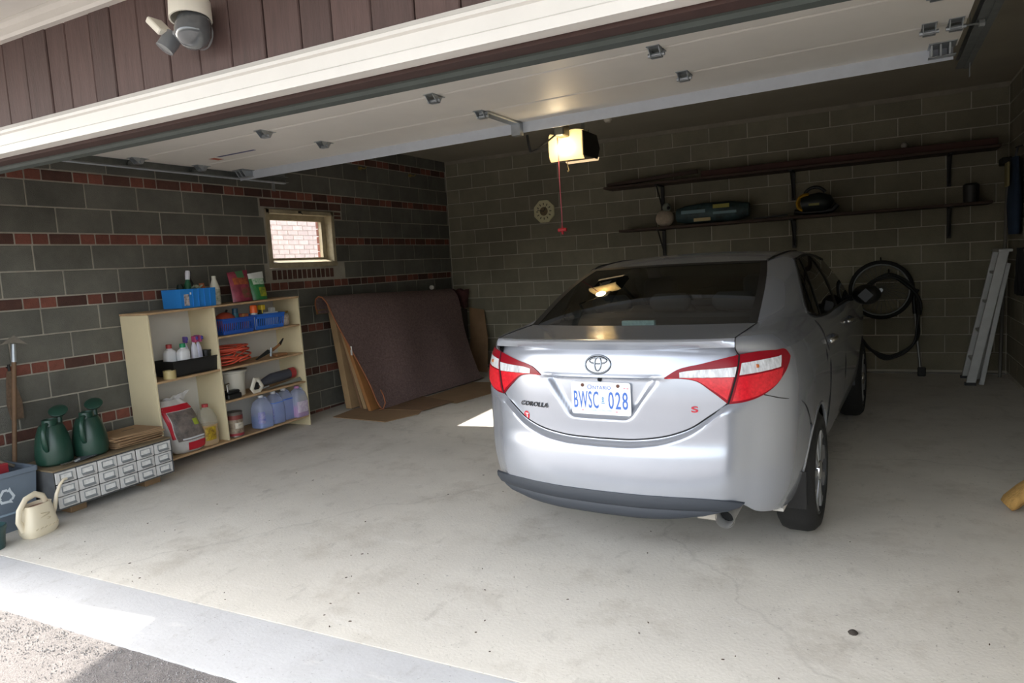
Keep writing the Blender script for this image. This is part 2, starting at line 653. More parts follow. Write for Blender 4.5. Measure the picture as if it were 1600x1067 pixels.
# back wall
b = MB()
b.box((-5.95, YB + 0.006, -0.2), (1.46, YB + 0.25, ZC))
wb = b.build('wall_back', M_mortar_b, kind='structure')
for i in range(15):
    z1 = 3.095 - 0.2 * i
    z0 = z1 - 0.2
    x = -2.082 - 9 * BL + (0 if i % 2 == 1 else BL / 2)
    while x < XR:
        p, q = max(x, XL), min(x + BL, XR)
        if q - p > 0.03:
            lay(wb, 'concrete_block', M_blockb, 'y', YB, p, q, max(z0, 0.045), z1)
        x += BL
b = MB()
b.box((XL, YB - 0.012, 3.07), (XR, YB + 0.02, ZC))
b.build('trim_1', mat('plaster_bead', '#8d8778', 0.9, var=0.2, scale=5), kind='structure')
b = MB()
b.box((XL, YB - 0.035, 0.0), (XR, YB + 0.02, 0.075))
b.build('baseboard_back', mat('footing', '#8d8a83', 0.9, var=0.25, scale=4), kind='structure', bevel=0.01)
b = MB()
b.box((XR + 0.006, 1.9, -0.3), (1.46, 9.35, ZC))
wr = b.build('wall_right', M_mortar_b, kind='structure')
for i in range(15):
    z1 = 3.095 - 0.2 * i
    y = YB - 8 * BL - (0 if i % 2 else BL / 2)
    while y < YB:
        p, q = y, min(y + BL, YB)
        if q - p > 0.03:
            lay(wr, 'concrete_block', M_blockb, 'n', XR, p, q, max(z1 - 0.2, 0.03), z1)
        y += BL
b = MB()
b.box((-5.95, 2.1, ZC), (1.46, 9.35, ZC + 0.15))
b.build('ceiling', M_ceil, kind='structure')

# front wall: piers, header, siding, trim, soffit and roof
b = MB()
b.box((-5.95, 1.93, -0.3), (-5.52, 2.1, 3.3))
b.box((0.78, 1.93, -0.3), (1.46, 2.1, 3.3))
b.box((-5.52, 1.93, 2.168), (0.78, 2.1, 3.3))
wf = b.build('wall_front', M_brownd, kind='structure')
x = -5.95
while x < 1.4:
    w = 0.165 if rnd.random() < 0.6 else 0.135
    s = MB()
    d = rnd.uniform(0, 0.004)
    s.box((x + 0.002, 1.905 + d, 2.26), (min(x + w, 1.46) - 0.002, 1.935, 2.72))
    s.build('siding_plank', M_brownp, wf, bevel=0.004)
    x += w
def profile_x(name, pts, x0, x1, m):
    b = MB()
    b.prism([(x0, y, z) for y, z in pts], (x1 - x0, 0, 0))
    return b.build(name, m, kind='structure')
profile_x('trim_2', [(1.93, 2.168), (1.868, 2.168), (1.868, 2.2), (1.878, 2.207), (1.878, 2.25), (1.868, 2.256), (1.868, 2.268), (1.88, 2.274), (1.893, 2.292), (1.93, 2.292)], -5.6, 0.86, M_white)
profile_x('trim_3', [(1.935, 2.648), (1.88, 2.648), (1.872, 2.66), (1.872, 2.69), (1.85, 2.70), (1.85, 2.72), (1.935, 2.72)], -5.95, 1.46, M_white)
profile_x('trim_4', [(2.005, 2.168), (1.932, 2.168), (1.932, 2.155), (2.005, 2.155)], -5.52, 0.78, M_brownd)
profile_x('trim_5', [(2.075, 2.168), (2.0, 2.168), (2.0, 2.148), (2.012, 2.138), (2.06, 2.138), (2.075, 2.15)], -5.52, 0.78, M_rubber)
for x0, x1, nm in ((-5.52, -5.40, 'trim_6'), (0.66, 0.78, 'trim_7')):
    b = MB()
    b.box((x0, 1.868, -0.085), (x1, 1.98, 2.168))
    b.build(nm, M_white, kind='structure', bevel=0.004)
b = MB()
b.prism([(-6.45, 1.93, 2.73), (-6.22, 0.78, 2.73), (1.9, 0.78, 2.73), (1.9, 1.93, 2.73)], (0, 0, 0.12))
b.box((-6.45, 1.93, 3.28), (1.9, 9.7, 3.40))
b.prism([(-6.45, 1.93, 2.85), (-6.22, 0.78, 2.85), (-6.22, 0.78, 2.95), (-6.45, 1.93, 3.40)], (8.1, 0, 0))
roof = b.build('roof', mat('roof_shingle', '#5b5551', 0.95, var=0.2, scale=20), kind='structure')
for k in range(9):
    s = MB()
    y1 = 1.85 - k * 0.12
    s.box((-6.2, y1 - 0.116, 2.712), (1.85, y1, 2.732))
    s.build('soffit_panel', M_white, roof, bevel=0.003)
b = MB()
b.box((-6.25, 0.74, 2.66), (1.9, 0.78, 2.90))
b.build('fascia_board', M_white, roof)

# ------------------------------------------------------------------ window in the left wall and what stands outside
M_frame = mat('old_cream_paint', '#a89c80', 0.7, var=0.3, scale=9, bump=0.2, bscale=60)
b = MB()
fo = 0.012
# outer rim proud of the wall, lining inside
for y0, y1, z0, z1 in ((5.505, 5.55, 1.66, 2.28), (6.495, 6.54, 1.66, 2.28), (5.505, 6.54, 2.235, 2.28)):
    b.box((-5.86, y0, z0), (XL + fo, y1, z1))
b.box((-5.86, 5.505, 1.66), (XL + fo + 0.012, 6.54, 1.705))
win = b.build('window_1', M_frame, kind='structure', bevel=0.004)
b = MB()
for y0, y1, z0, z1 in ((5.55, 5.60, 1.705, 2.235), (6.43, 6.495, 1.705, 2.235), (5.60, 6.43, 2.175, 2.235), (5.60, 6.43, 1.705, 1.765)):
    b.box((-5.835, y0, z0), (-5.79, y1, z1))
b.build('sash', M_frame, win, bevel=0.003)
b = MB()
b.poly([(-5.813, 5.60, 1.765), (-5.813, 6.43, 1.765), (-5.813, 6.43, 2.175), (-5.813, 5.60, 2.175)])
b.build('pane', glassy('window_glass', (0.97, 0.97, 0.97, 1)), win)
b = MB()
b.box((XL + 0.012, 5.97, 2.25), (XL + 0.022, 6.01, 2.272))
b.tube([(XL + 0.02, 5.99, 2.262), (XL + 0.03, 6.02, 2.235)], 0.006, 6)
b.build('latch', M_iron, win)
b = MB()
b.prism([(-5.79, 5.55, 1.705), (XL + 0.015, 5.55, 1.705), (XL + 0.015, 5.55, 1.712), (-5.79, 5.55, 1.745)], (0, 0.945, 0))
b.build('sill', M_frame, win)

nb = MB()
nb.box((-9.1, 3.2, -0.4), (-8.8, 15, 3.3))
nw = nb.build('neighbour_wall', mat('pale_mortar', '#e3d9d4', 0.9), kind='structure')
tag(nw, None, None)
M_nbrick = mat('pale_pink_brick', '#ead6cf', 0.9, var=0.15, scale=10, rand=0.1)
nbm = MB()
nbm.box((0, -0.11, -0.034), (0.03, 0.11, 0.034))
nbm = nbm.mesh('neighbour_brick', M_nbrick)
for i in range(13):
    for j in range(14):
        link('brick', nbm, nw, (-8.815, 8.0 + j * 0.235 + (i % 2) * 0.117, 1.75 + i * 0.08))
b = MB()
b.box((-16, 3.0, -0.35), (-5.95, 16, -0.12))
b.build('side_yard', mat('side_paving', '#b9b2a8', 0.95, var=0.2, scale=3), kind='structure')

# ------------------------------------------------------------------ overhead door, raised under the ceiling
DZ = 2.614
door = thing('door_1', 'white sectional garage door raised flat under the ceiling', None, (-2.55, 0, DZ), rot=(0, -0.01215, 0))
door['kind'] = 'structure'
secs = [(4.482, 5.03), (3.868, 4.474), (3.254, 3.860), (2.64, 3.246)]
for y0, y1 in secs:
    b = MB()
    x0, x1 = -2.90, 2.96
    b.prism([(x0, y0, 0.004), (x0, y0 + 0.012, 0), (x0, y1 - 0.012, 0), (x0, y1, 0.004), (x0, y1, 0.045), (x0, y0, 0.045)], (x1 - x0, 0, 0))
    b.build('door_section', M_doorw, door)
b = MB()
b.prism([(-2.92, 5.005, 0.0), (-2.92, 5.005, -0.078), (-2.92, 5.008, -0.078), (-2.92, 5.008, -0.003), (-2.92, 5.045, -0.003), (-2.92, 5.045, 0.0)], (5.86, 0, 0))
b.build('strut', mat('bright_zinc', '#c9d0d8', 0.5, metal=0.25, var=0.06, scale=10), door)
b = MB()
b.box((-2.9, 5.032, 0.0), (2.95, 5.045, 0.05))
b.build('end_cap', M_galv, door)
def hinge_mesh():
    b = MB()
    b.box((-0.035, -0.075, -0.004), (0.035, -0.008, 0))
    b.box((-0.035, 0.008, -0.004), (0.035, 0.075, 0))
    b.prism([(-0.03, -0.06, -0.004), (-0.03, -0.02, -0.045), (-0.03, 0.02, -0.045), (-0.03, 0.05, -0.004)], (0.004, 0, 0))
    b.prism([(0.026, -0.06, -0.004), (0.026, -0.02, -0.045), (0.026, 0.02, -0.045), (0.026, 0.05, -0.004)], (0.004, 0, 0))
    b.tube([(-0.045, 0, -0.03), (0.045, 0, -0.03)], 0.011, 8)
    b.box((-0.03, -0.02, -0.046), (0.03, 0.02, -0.042))
    return b.mesh('hinge', M_galv)
HM = hinge_mesh()
for y in (3.864, 4.478, 3.25):
    for x in (-3.93, -2.47, -1.05, 0.24):
        link('hinge', HM, door, (x + 2.55, y, 0))
for y in (3.864, 4.478, 3.25):
    for x in (-5.36, 0.36):
        link('hinge', HM, door, (x + 2.55, y, 0))
        b = MB()
        sx = -1 if x < -2 else 1
        b.tube([(x + 2.55, y, -0.03), (x + 2.55 + sx * 0.12, y, -0.03)], 0.006, 6)
        b.tube([(x + 2.55 + sx * 0.10, y, -0.03), (x + 2.55 + sx * 0.125, y, -0.03)], 0.024, 10)
        b.build('roller', M_dgalv, door)
for x in (-5.34, 0.33):
    b = MB()
    X = x + 2.55
    b.box((X - 0.07, 4.86, -0.006), (X + 0.07, 5.03, 0))
    for k in range(3):
        b.prism([(X - 0.06 + 0.045 * k, 4.88, -0.006), (X - 0.06 + 0.045 * k, 4.92, -0.06), (X - 0.06 + 0.045 * k, 5.0, -0.06), (X - 0.06 + 0.045 * k, 5.02, -0.006)], (0.012, 0, 0))
    b.box((X - 0.07, 4.93, -0.064), (X + 0.07, 4.99, -0.058))
    b.build('top_bracket', M_galv, door, bevel=0.002)
b = MB()      # operator bracket on the top section
b.box((-0.02 + 0.08, 4.46, -0.02), (0.055 + 0.08, 5.0, -0.004))
b.box((-0.02 + 0.08, 4.95, -0.10), (0.055 + 0.08, 5.01, -0.004))
b.build('operator_bracket', M_galv, door, bevel=0.003)
b = MB()      # small sticker on the door skin near the left end
b.box((-5.05 + 2.55, 4.30, -0.0012), (-4.98 + 2.55, 4.40, 0))
b.build('sticker', mat('sticker_red', '#b5654f', 0.6), door)
b = MB()
b.box((-4.93 + 2.55, 4.28, -0.0012), (-4.50 + 2.55, 4.31, 0))
b.build('sticker', mat('sticker_blue', '#4a4f78', 0.6), door)

def track(name, x, z, label, side):
    t = thing(name, label, 'door track', (x, 2.2, z))
    b = MB()
    # C-shaped channel open towards the door
    s = side
    y0, y1 = 0.0, 3.42
    b.prism([(0, y0, -0.03), (-s * 0.05, y0, -0.03), (-s * 0.05, y0, -0.026), (-s * 0.004, y0, -0.026), (-s * 0.004, y0, 0.026), (-s * 0.05, y0, 0.026), (-s * 0.05, y0, 0.03), (0, y0, 0.03)], (0, y1, 0))
    b.build('rail', M_dgalv, t)
    b = MB()
    b.prism([(s * 0.004, y0, 0.035), (s * 0.036, y0, 0.035), (s * 0.036, y0, 0.038), (s * 0.008, y0, 0.038), (s * 0.008, y0, 0.075), (s * 0.004, y0, 0.075)], (0, y1, 0))
    b.build('angle_iron', M_galv if s < 0 else M_dgalv, t)  # right track takes darker steel: shade at that end put into the colour
    b = MB()
    b.box((s * 0.012, 3.24, -0.12), (s * 0.015, 3.28, ZC - z))
    b.build('hanger_strap', M_galv, t)
    b = MB()
    b.box((-0.004, y0, -0.036), (s * 0.03, y1, -0.031) if s > 0 else (0.004, y1, -0.031))
    if s < 0: b.box((-0.035, y0, -0.036), (-0.004, y1, -0.031))
    b.build('lower_lip', mat('bright_zinc', '#c9d0d8') if s < 0 else M_dgalv, t)  # duller on the right, where the shade is put into the steel colour
    return t
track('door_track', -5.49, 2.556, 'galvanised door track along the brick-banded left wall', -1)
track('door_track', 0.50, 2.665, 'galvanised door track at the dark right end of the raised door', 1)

# ------------------------------------------------------------------ the car
M_paint = mat('silver_paint', '#b4b9c2', 0.27, metal=0.6, coat=0.7, var=0.02, scale=900, local=True)
M_cblack = mat('car_black_trim', '#0c0d0e', 0.35)
M_valance = mat('grey_textured_plastic', '#33383f', 0.55, bump=0.1, bscale=400, local=True)
M_seam = mat('panel_gap', '#08090a', 0.8)
M_chrome = mat('chrome', '#d8dadc', 0.12, metal=1.0)
M_tyre = mat('tyre_rubber', '#1d1d1c', 0.85, bump=0.2, bscale=80, local=True)
M_hub = mat('silver_wheel_cover', '#a8abae', 0.35, metal=0.7)
M_lred = mat('red_lens', '#d8232f', 0.2, coat=0.15, var=0.25, scale=60, local=True)
M_ldred = mat('deep_red_lens', '#8a0f1e', 0.25, spec=0.3)
M_lclear = mat('clear_ribbed_lens', '#d9dbdd', 0.1, coat=0.6, var=0.35, scale=70, stretch=(1, 1, 0.15), local=True)
M_intr = mat('dark_cabin', '#15171a', 0.8)
M_seat = mat('grey_seat_cloth', '#2c2f31', 0.9, var=0.1, scale=30, local=True)
M_cglass = glassy('rear_glass_tint', (0.46, 0.49, 0.49, 1), gloss=(1, 1, 1, 1), rough=0.01)
M_sglass = glassy('side_glass_tint', (0.10, 0.11, 0.11, 1), rough=0.01)
M_plate = mat('plate_white', '#eceef0', 0.4)
M_pblue = mat('plate_blue', '#3f6cc0', 0.5)
M_redb = mat('badge_red', '#c22a3a', 0.4)

CAR = thing('silver_car', 'silver sedan parked rear out on the concrete garage floor', 'car', (-1.25, 3.26, fz(3.26)))
CAR.rotation_euler = Matrix.Rotation(math.radians(-3.4), 3, 'Z').to_euler()
CAR.rotation_euler = (Matrix.Rotation(math.radians(-3.4), 4, 'Z') @ Matrix.Rotation(0.02, 4, 'X')).to_euler()

Wz = pchip([0.20, 0.26, 0.32, 0.45, 0.60, 0.75, 0.88, 1.0, 1.06, 1.12, 1.19, 1.3],
           [0.76, 0.81, 0.845, 0.885, 0.902, 0.908, 0.906, 0.890, 0.874, 0.846, 0.80, 0.76])
_px = [0, .2, .4, .55, .70, .82, .90, .955, .985, 1.0, 1.0, 1.0]
_py = [0, .006, .030, .066, .122, .205, .30, .42, .58, .80, 1.2, 5.0]
_ps = [0.0]
for i in range(1, len(_px)):
    _ps.append(_ps[-1] + math.hypot((_px[i] - _px[i - 1]) * 0.9, _py[i] - _py[i - 1]))
PX, PY = pchip(_ps, _px), pchip(_ps, _py)
F0 = pchip([0.26, 0.30, 0.33, 0.43, 0.50, 0.62, 0.655, 0.672, 0.694, 0.75, 0.88, 1.0, 1.10, 1.14],
           [0.10, 0.06, 0.04, 0.014, 0.008, 0.018, 0.026, 0.030, 0.034, 0.036, 0.036, 0.044, 0.066, 0.082])
def s_x(x, z):
    t = x / Wz(z)
    lo, hi = 0.0, 2.0
    for _ in range(40):
        m = (lo + hi) / 2
        if PX(m) < t: lo = m
        else: hi = m
    return lo
def s_y(y):
    lo, hi = 0.0, 8.0
    for _ in range(44):
        m = (lo + hi) / 2
        if PY(m) < y: lo = m
        else: hi = m
    return lo
def fade(s):
    return 1 - sstep(0.55, 1.25, s)
def S0(s, z):
    x = Wz(z) * PX(s)
    y = PY(s) + F0(z) * fade(s)
    if y > 3.0:                 # fenders draw in towards the nose
        x *= 1 - 0.06 * sstep(3.0, 4.9, y) ** 1.5
    return Vector((x, y, z))
def SN(s, z):
    a = S0(s + 0.004, z) - S0(max(s - 0.004, 0), z)
    b = S0(s, z + 0.004) - S0(s, z - 0.004)
    return a.cross(b).normalized()
def S(s, z, off=0.0, side=1):
    p = S0(s, z)
    if off: p = p + SN(s, z) * off
    return Vector((p.x * side, p.y, p.z))
def mir(p, side):
    return Vector((p[0] * side, p[1], p[2]))
def ruled(b, bot, top, nu, nv, off=0.0, side=1, rim=0.0, curve=None):
    """grid between two curves drawn in (s, z)"""
    B, T = spline([Vector((p[0], p[1])) for p in bot], nu), spline([Vector((p[0], p[1])) for p in top], nu)
    rows = []
    vs_ = [k / nv for k in range(nv + 1)]
    for k, v in enumerate(vs_):
        rows.append([S(*(B[i] * (1 - v) + T[i] * v), off, side) for i in range(nu + 1)])
    if rim:
        rows = [[S(B[i].x, B[i].y, -rim, side) for i in range(nu + 1)]] + rows + [[S(T[i].x, T[i].y, -rim, side) for i in range(nu + 1)]]
        for r, v in zip(rows, [0] + vs_ + [1]):
            a, c = B[0] * (1 - v) + T[0] * v, B[-1] * (1 - v) + T[-1] * v
            r.insert(0, S(a.x, a.y, -rim, side))
            r.append(S(c.x, c.y, -rim, side))
    b.grid(rows)
def coons(c0, c1, d0, d1, nu, nv, bulge=0.0, side=1):
    """c0 bottom, c1 top (left to right); d0 left, d1 right (bottom to top)"""
    c0, c1, d0, d1 = spline(c0, nu), spline(c1, nu), spline(d0, nv), spline(d1, nv)
    cen = Vector((0, 1.6, 0.7))
    rows = []
    for j in range(nv + 1):
        v = j / nv
        r = []
        for i in range(nu + 1):
            u = i / nu
            p = c0[i] * (1 - v) + c1[i] * v + d0[j] * (1 - u) + d1[j] * u - (c0[0] * (1 - u) * (1 - v) + c0[-1] * u * (1 - v) + c1[0] * (1 - u) * v + c1[-1] * u * v)
            if bulge:
                w = bulge * math.sin(PI * u) * math.sin(PI * v)
                p = p + Vector((p.x, 0, p.z - 0.9)).normalized() * w
            r.append(mir(p, side))
        rows.append(r)
    return rows
def pillar(c0, c1, d0, d1, nu, nv, bulge, side):
    c0, c1, d0, d1 = spline(c0, nu), spline(c1, nu), spline(d0, nv), spline(d1, nv)
    rows = []
    for j in range(nv + 1):
        v = j / nv
        r = []
        for i in range(nu + 1):
            u = i / nu
            p = d0[j].lerp(d1[j], u) + (c0[i] - c0[0].lerp(c0[-1], u)) * (1 - v) ** 7 + (c1[i] - c1[0].lerp(c1[-1], u)) * v ** 2
            w = bulge * math.sin(PI * u) * math.sin(PI * v)
            p = p + Vector((p.x, 0, p.z - 0.9)).normalized() * w
            r.append(mir(p, side))
        rows.append(r)
    return rows
def put(rows, name, m, smooth=60, **k):
    b = MB()
    b.grid(rows)
    return b.build(name, m, CAR, smooth=smooth, **k)
def seam(pts, r=0.0032, m=None, n=40, raw=False, name='panel_gap'):
    p = pts if raw else spline(pts, n)
    b = MB()
    b.tube(p, r, 6)
    return b.build(name, m or M_seam, CAR, smooth=180)

# --- boot lid: face with number plate recess, lip, deck
zb = pchip([0, .2, .375, .45, .53, .575, .61], [.694, .70, .732, .762, .816, .848, .880])
ZT = 1.135
def lidx(z):
    return 0.61 + (0.648 - 0.61) * max(0, min(1, (z - 0.88) / (ZT - 0.88)))
NU = 96
def lid_point(u, v):
    x0 = 0.61 * abs(u)
    z = zb(x0) * (1 - v) + ZT * v
    x = abs(u) * lidx(z)
    p = S0(s_x(x, z), z)
    hw = 0.165 + (0.312 - 0.165) * (z - 0.79) / 0.21
    k = sstep(-0.006, 0.04, hw - x) * sstep(-0.004, 0.036, z - 0.788) * sstep(1.004, 0.990, z) if z < 1.01 else 0.0
    if z >= 0.99: k *= 1
    p.y += 0.030 * k
    p.y -= 0.006 * math.exp(-((z - 1.006) / 0.012) ** 2) * sstep(0.36, 0.30, x)
    p.x = math.copysign(x * (p.x / max(x, 1e-9)) if x > 1e-9 else 0, u) if u else 0.0
    return p
rows = []
NV = 64
for j in range(NV + 1):
    v = j / NV
    rows.append([lid_point(-1 + 2 * i / NU, v) for i in range(NU + 1)])
top = rows[-1]
def lat(yc, zc, K, p=2.2, q=2.0):
    r = []
    for i in range(NU + 1):
        u = -1 + 2 * i / NU
        a = abs(u)
        r.append(Vector((u * K[0], yc + (K[1] - yc) * a ** p, zc + (K[2] - zc) * a ** q)))
    return r
put(rows, 'boot_lid', M_paint, 50)
KS = (0.645, 0.180, 1.183)
sp = [top,
      lat(0.078, 1.142, (0.648, 0.158, 1.142), 2.2, 2.2),
      lat(0.052, 1.166, (0.648, 0.160, 1.160), 2.6),
      lat(0.044, 1.180, (0.647, 0.165, 1.174), 2.8),
      lat(0.055, 1.187, (0.646, 0.172, 1.181), 2.8),
      lat(0.085, 1.190, KS, 2.8)]
put(sp, 'boot_spoiler', M_paint, 40)
dk = [sp[-1], lat(0.20, 1.190, (0.650, 0.27, 1.190)), lat(0.33, 1.192, (0.655, 0.37, 1.195)), lat(0.44, 1.197, (0.660, 0.49, 1.200)), lat(0.54, 1.203, (0.662, 0.60, 1.205))]
put(dk, 'boot_deck', M_paint, 60)

# --- rear window, roof, windscreen, bonnet
GLS = [(0.662, 0.60, 1.205), (0.652, 0.74, 1.268), (0.636, 0.93, 1.350), (0.608, 1.15, 1.432), (0.570, 1.37, 1.497)]
GLC = [(0, 0.535, 1.203), (0, 0.70, 1.283), (0, 0.90, 1.372), (0, 1.10, 1.450), (0, 1.28, 1.507)]
def rowset(cen, edge, n, p=2.0, q=2.0):
    C_, E_ = spline(cen, n), spline(edge, n)
    return [lat(c.y, c.z, e, p, q) for c, e in zip(C_, E_)]
gl = rowset(GLC, GLS, 20)
put(gl, 'rear_window', M_cglass, 180)
# black ceramic border round the glass
def border(rows, w, off):
    out = []
    n, m = len(rows), len(rows[0])
    b = MB()
    def P(j, i): return rows[j][i] + Vector((0, -off, off))
    def strip(cells):
        for j, i in cells:
            b.poly([P(j, i), P(j, i + 1), P(j + 1, i + 1), P(j + 1, i)])
    cells = set()
    for j in range(n - 1):
        for i in range(m - 1):
            if i < w or i >= m - 1 - w or j >= n - 2:
                cells.add((j, i))
    strip(sorted(cells))
    return b
border(gl, 3, 0.0015).build('window_border', M_cblack, CAR, smooth=180)
RFC = [(0, 1.28, 1.507), (0, 1.55, 1.540), (0, 2.0, 1.558), (0, 2.45, 1.535), (0, 2.78, 1.485)]
RFE = [(0.570, 1.37, 1.497), (0.585, 1.60, 1.516), (0.592, 2.0, 1.528), (0.590, 2.4, 1.510), (0.575, 2.70, 1.472)]
put(rowset(RFC, RFE, 16), 'roof', M_paint, 180)
WSC = [(0, 2.78, 1.485), (0, 3.15, 1.31), (0, 3.55, 1.10)]
WSE = [(0.575, 2.70, 1.472), (0.66, 3.07, 1.28), (0.735, 3.42, 1.085)]
put(rowset(WSC, WSE, 10), 'windscreen', M_sglass, 180)
HDC = [(0, 3.56, 1.095), (0, 4.0, 1.03), (0, 4.5, 0.90), (0, 4.76, 0.76)]
HDE = [(0.845, 3.35, 1.085), (0.84, 3.9, 1.01), (0.80, 4.38, 0.88), (0.70, 4.60, 0.76)]
put(rowset(HDC, HDE, 14, 2.4, 2.6), 'bonnet', M_paint, 180)

def arch_pts(yc, a0, a1, n, r=0.375, zc=0.34):
    return [(s_y(yc - r * math.cos(a0 + (a1 - a0) * k / n)), zc + r * math.sin(a0 + (a1 - a0) * k / n)) for k in range(n + 1)]
WB, WF = 0.95, 3.74
LAMPT = [(0.655, 1.098), (0.74, 1.112), (0.80, 1.108), (0.833, 1.090)]
for sd in (1, -1):
    # C-pillar and shoulder
    c0 = [S0(s, 1.10) for s in [s_x(0.644, 1.10) + (s_y(1.33) - s_x(0.644, 1.10)) * k / 10 for k in range(11)]]
    d0 = [[S0(s_x(0.644, 1.10), 1.10), Vector((0.648, 0.165, 1.140)), Vector(KS)], [Vector(KS), Vector((0.651, 0.27, 1.1905)), Vector((0.655, 0.37, 1.195)), Vector(GLS[0])], [Vector(g) for g in GLS]]
    DLOR = [(0.80, 1.28, 1.19), (0.775, 1.33, 1.27), (0.74, 1.43, 1.38), (0.692, 1.60, 1.487)]
    d1 = [c0[-1], Vector((0.826, 1.33, 1.150))] + [Vector(g) for g in DLOR]
    c1 = [GLS[-1], (0.588, 1.48, 1.512), (0.645, 1.56, 1.507), DLOR[-1]]
    put(pillar(c0, c1, d0, d1, 36, 40, 0.022, sd), 'rear_pillar', M_paint, 180)
    # quarter panel over the arch
    b = MB()
    bot = [(s_x(0.757, 0.905), 0.905), (s_x(0.80, 0.89), 0.885), (s_y(0.55), 0.80), (s_y(0.68), 0.665)] + arch_pts(WB, 0.95, PI - 0.02, 14)
    tp = [(s_x(0.644, 1.10), 1.10), (s_x(0.78, 1.10), 1.10), (s_y(0.55), 1.10), (s_y(0.9), 1.10), (s_y(1.33), 1.10)]
    ruled(b, bot, tp, 54, 18, 0, sd)
    b.build('quarter_panel', M_paint, CAR, smooth=180)
    # rear bumper half built below; doors
    DLOB = [(1.33, 1.168), (1.42, 1.148), (1.7, 1.122), (2.2, 1.112), (2.7, 1.104), (3.32, 1.085)]
    def door_panel(nm, ya, yb, ba):
        b = MB()
        n = 24
        rows = []
        fz_ = pchip([p[0] for p in DLOB], [p[1] for p in DLOB])
        for j in range(19):
            v = j / 18
            r = []
            for i in range(n + 1):
                y = ya + (yb - ya) * i / n
                zt = fz_(y)
                z0 = ba
                z = z0 * (1 - v) + zt * v
                p = S(s_y(y), z, 0, sd)
                p.x += sd * 0.006 * math.exp(-((z - (0.93 - 0.01 * y)) / 0.02) ** 2)
                r.append(p)
            rows.append(r)
        b.grid(rows)
        return b.build(nm, M_paint, CAR, smooth=180)
    rd = door_panel('rear_door', 1.33, 2.28, 0.30)
    fd = door_panel('front_door', 2.285, 3.33, 0.30)
    for d_, yh in ((rd, 1.56), (fd, 2.58)):
        b = MB()
        h0 = [S(s_y(yh - 0.09 + 0.18 * k / 6), 0.985 + 0.012 * k / 6, 0.008 + 0.03 * math.sin(PI * k / 6), sd) for k in range(7)]
        b.tube(h0, 0.015, 8)
        b.build('door_handle', M_chrome, d_, smooth=180)
    b = MB()
    ruled(b, [(s_y(1.33), 0.20), (s_y(3.34), 0.20)], [(s_y(1.33), 0.30), (s_y(3.34), 0.30)], 20, 4, 0, sd)
    b.build('sill_panel', M_paint, CAR, smooth=180)
    # fender round the front arch
    b = MB()
    bot = [(s_y(3.335), 0.24), (s_y(3.36), 0.34)] + arch_pts(WF, 0.05, PI, 14)
    tp = [(s_y(3.335), 1.083), (s_y(3.7), 1.04), (s_y(4.0), 0.985), (s_y(4.115), 0.955)]
    ruled(b, bot, tp, 40, 12, 0, sd)
    b.build('fender', M_paint, CAR, smooth=180)
    # front bumper half, plan curve of the tail turned round
    rows = []
    for j in range(13):
        z = 0.24 + (0.80 - 0.24) * j / 12
        r = []
        for i in range(25):
            s = s_y(0.64) * i / 24
            w = 1 - 0.06 * sstep(3.0, 4.9, 4.75 - PY(s)) ** 1.5
            zz = z + (0.955 - 0.80) * (j / 12) * sstep(0.2, 1.0, i / 24)
            r.append(Vector((Wz(zz) * PX(s) * w * sd, 4.76 + 0.05 * math.cos((zz - 0.5) * 4) - PY(s), zz)))
        rows.append(r)
    put(rows, 'front_bumper', M_paint, 180)
    # side windows and pillars
    DT = [DLOR[-1], (0.684, 2.0, 1.500), (0.69, 2.45, 1.478), (0.705, 2.75, 1.438)]
    DF = [(0.846, 3.32, 1.088), (0.79, 3.08, 1.255), (0.705, 2.75, 1.438)]
    DB = [(0.80, 1.28, 1.19), (0.822, 1.34, 1.166), (0.833, 1.42, 1.150), (0.843, 1.7, 1.124), (0.846, 2.2, 1.114), (0.846, 2.7, 1.106), (0.846, 3.32, 1.088)]
    sg = coons(DB, DT, DLOR, DF, 40, 10, 0.012, sd)
    put(sg, 'side_window', M_sglass, 180)
    for i0, w in ((5, 1), (20, 2)):       # quarter-light bar and centre pillar, raked like the glass
        b = MB()
        for j in range(10):
            q = [sg[j][i0], sg[j][i0 + w], sg[j + 1][i0 + w], sg[j + 1][i0]]
            b.poly([mir(p, 1) + Vector((sd * 0.003, 0, 0)) for p in q])
        b.build('window_pillar', M_cblack, CAR, smooth=180)
    for nm, path in (('window_seal', spline(DB, 30)), ('window_seal', spline(DLOR, 14)), ('window_seal', spline(DT, 24))):
        b = MB()
        b.tube([mir(p, sd) for p in path], 0.009, 6)
        b.build(nm, M_cblack, CAR, smooth=180)
    # rail between side glass and roof, front pillar
    put(coons(DT, [GLS[-1]] + [(0.588, 1.48, 1.512)] + RFE[1:], [DT[0], (0.645, 1.56, 1.507), GLS[-1]], [DT[-1], RFE[-1]], 24, 5, 0.006, sd), 'roof_rail', M_paint, 180)
    put(coons([DF[0], WSE[-1]], [DF[-1], WSE[0]], DF, WSE[::-1], 4, 12, 0.008, sd), 'front_pillar', M_paint, 180)
    # mirror
    b = MB()
    b.ball((0.985 * sd, 3.05, 1.135), 0.1, 14, 10, (1.05, 0.75, 0.8))
    b.bar((0.84 * sd, 3.1, 1.10), (0.95 * sd, 3.06, 1.12), 0.06, 0.04)
    mo = b.build('side_mirror', M_cblack, CAR, smooth=60)
    b = MB()
    b.lathe([(0.0, 0), (0.055, 0.0), (0.055, 0.006), (0.0, 0.006)], 4, (0.985 * sd, 2.975, 1.135), Vector((0, -1, 0)).to_track_quat('Z', 'Y'))
    b.build('mirror_glass', mat('mirror_dark', '#15181a', 0.5), mo)
    # tail lamp: lid half and body half
    split_t, split_b = (s_x(0.652, 1.098), 1.098), (s_x(0.611, 0.876), 0.876)
    lamp_in = (s_x(0.335, 1.006), 1.006)
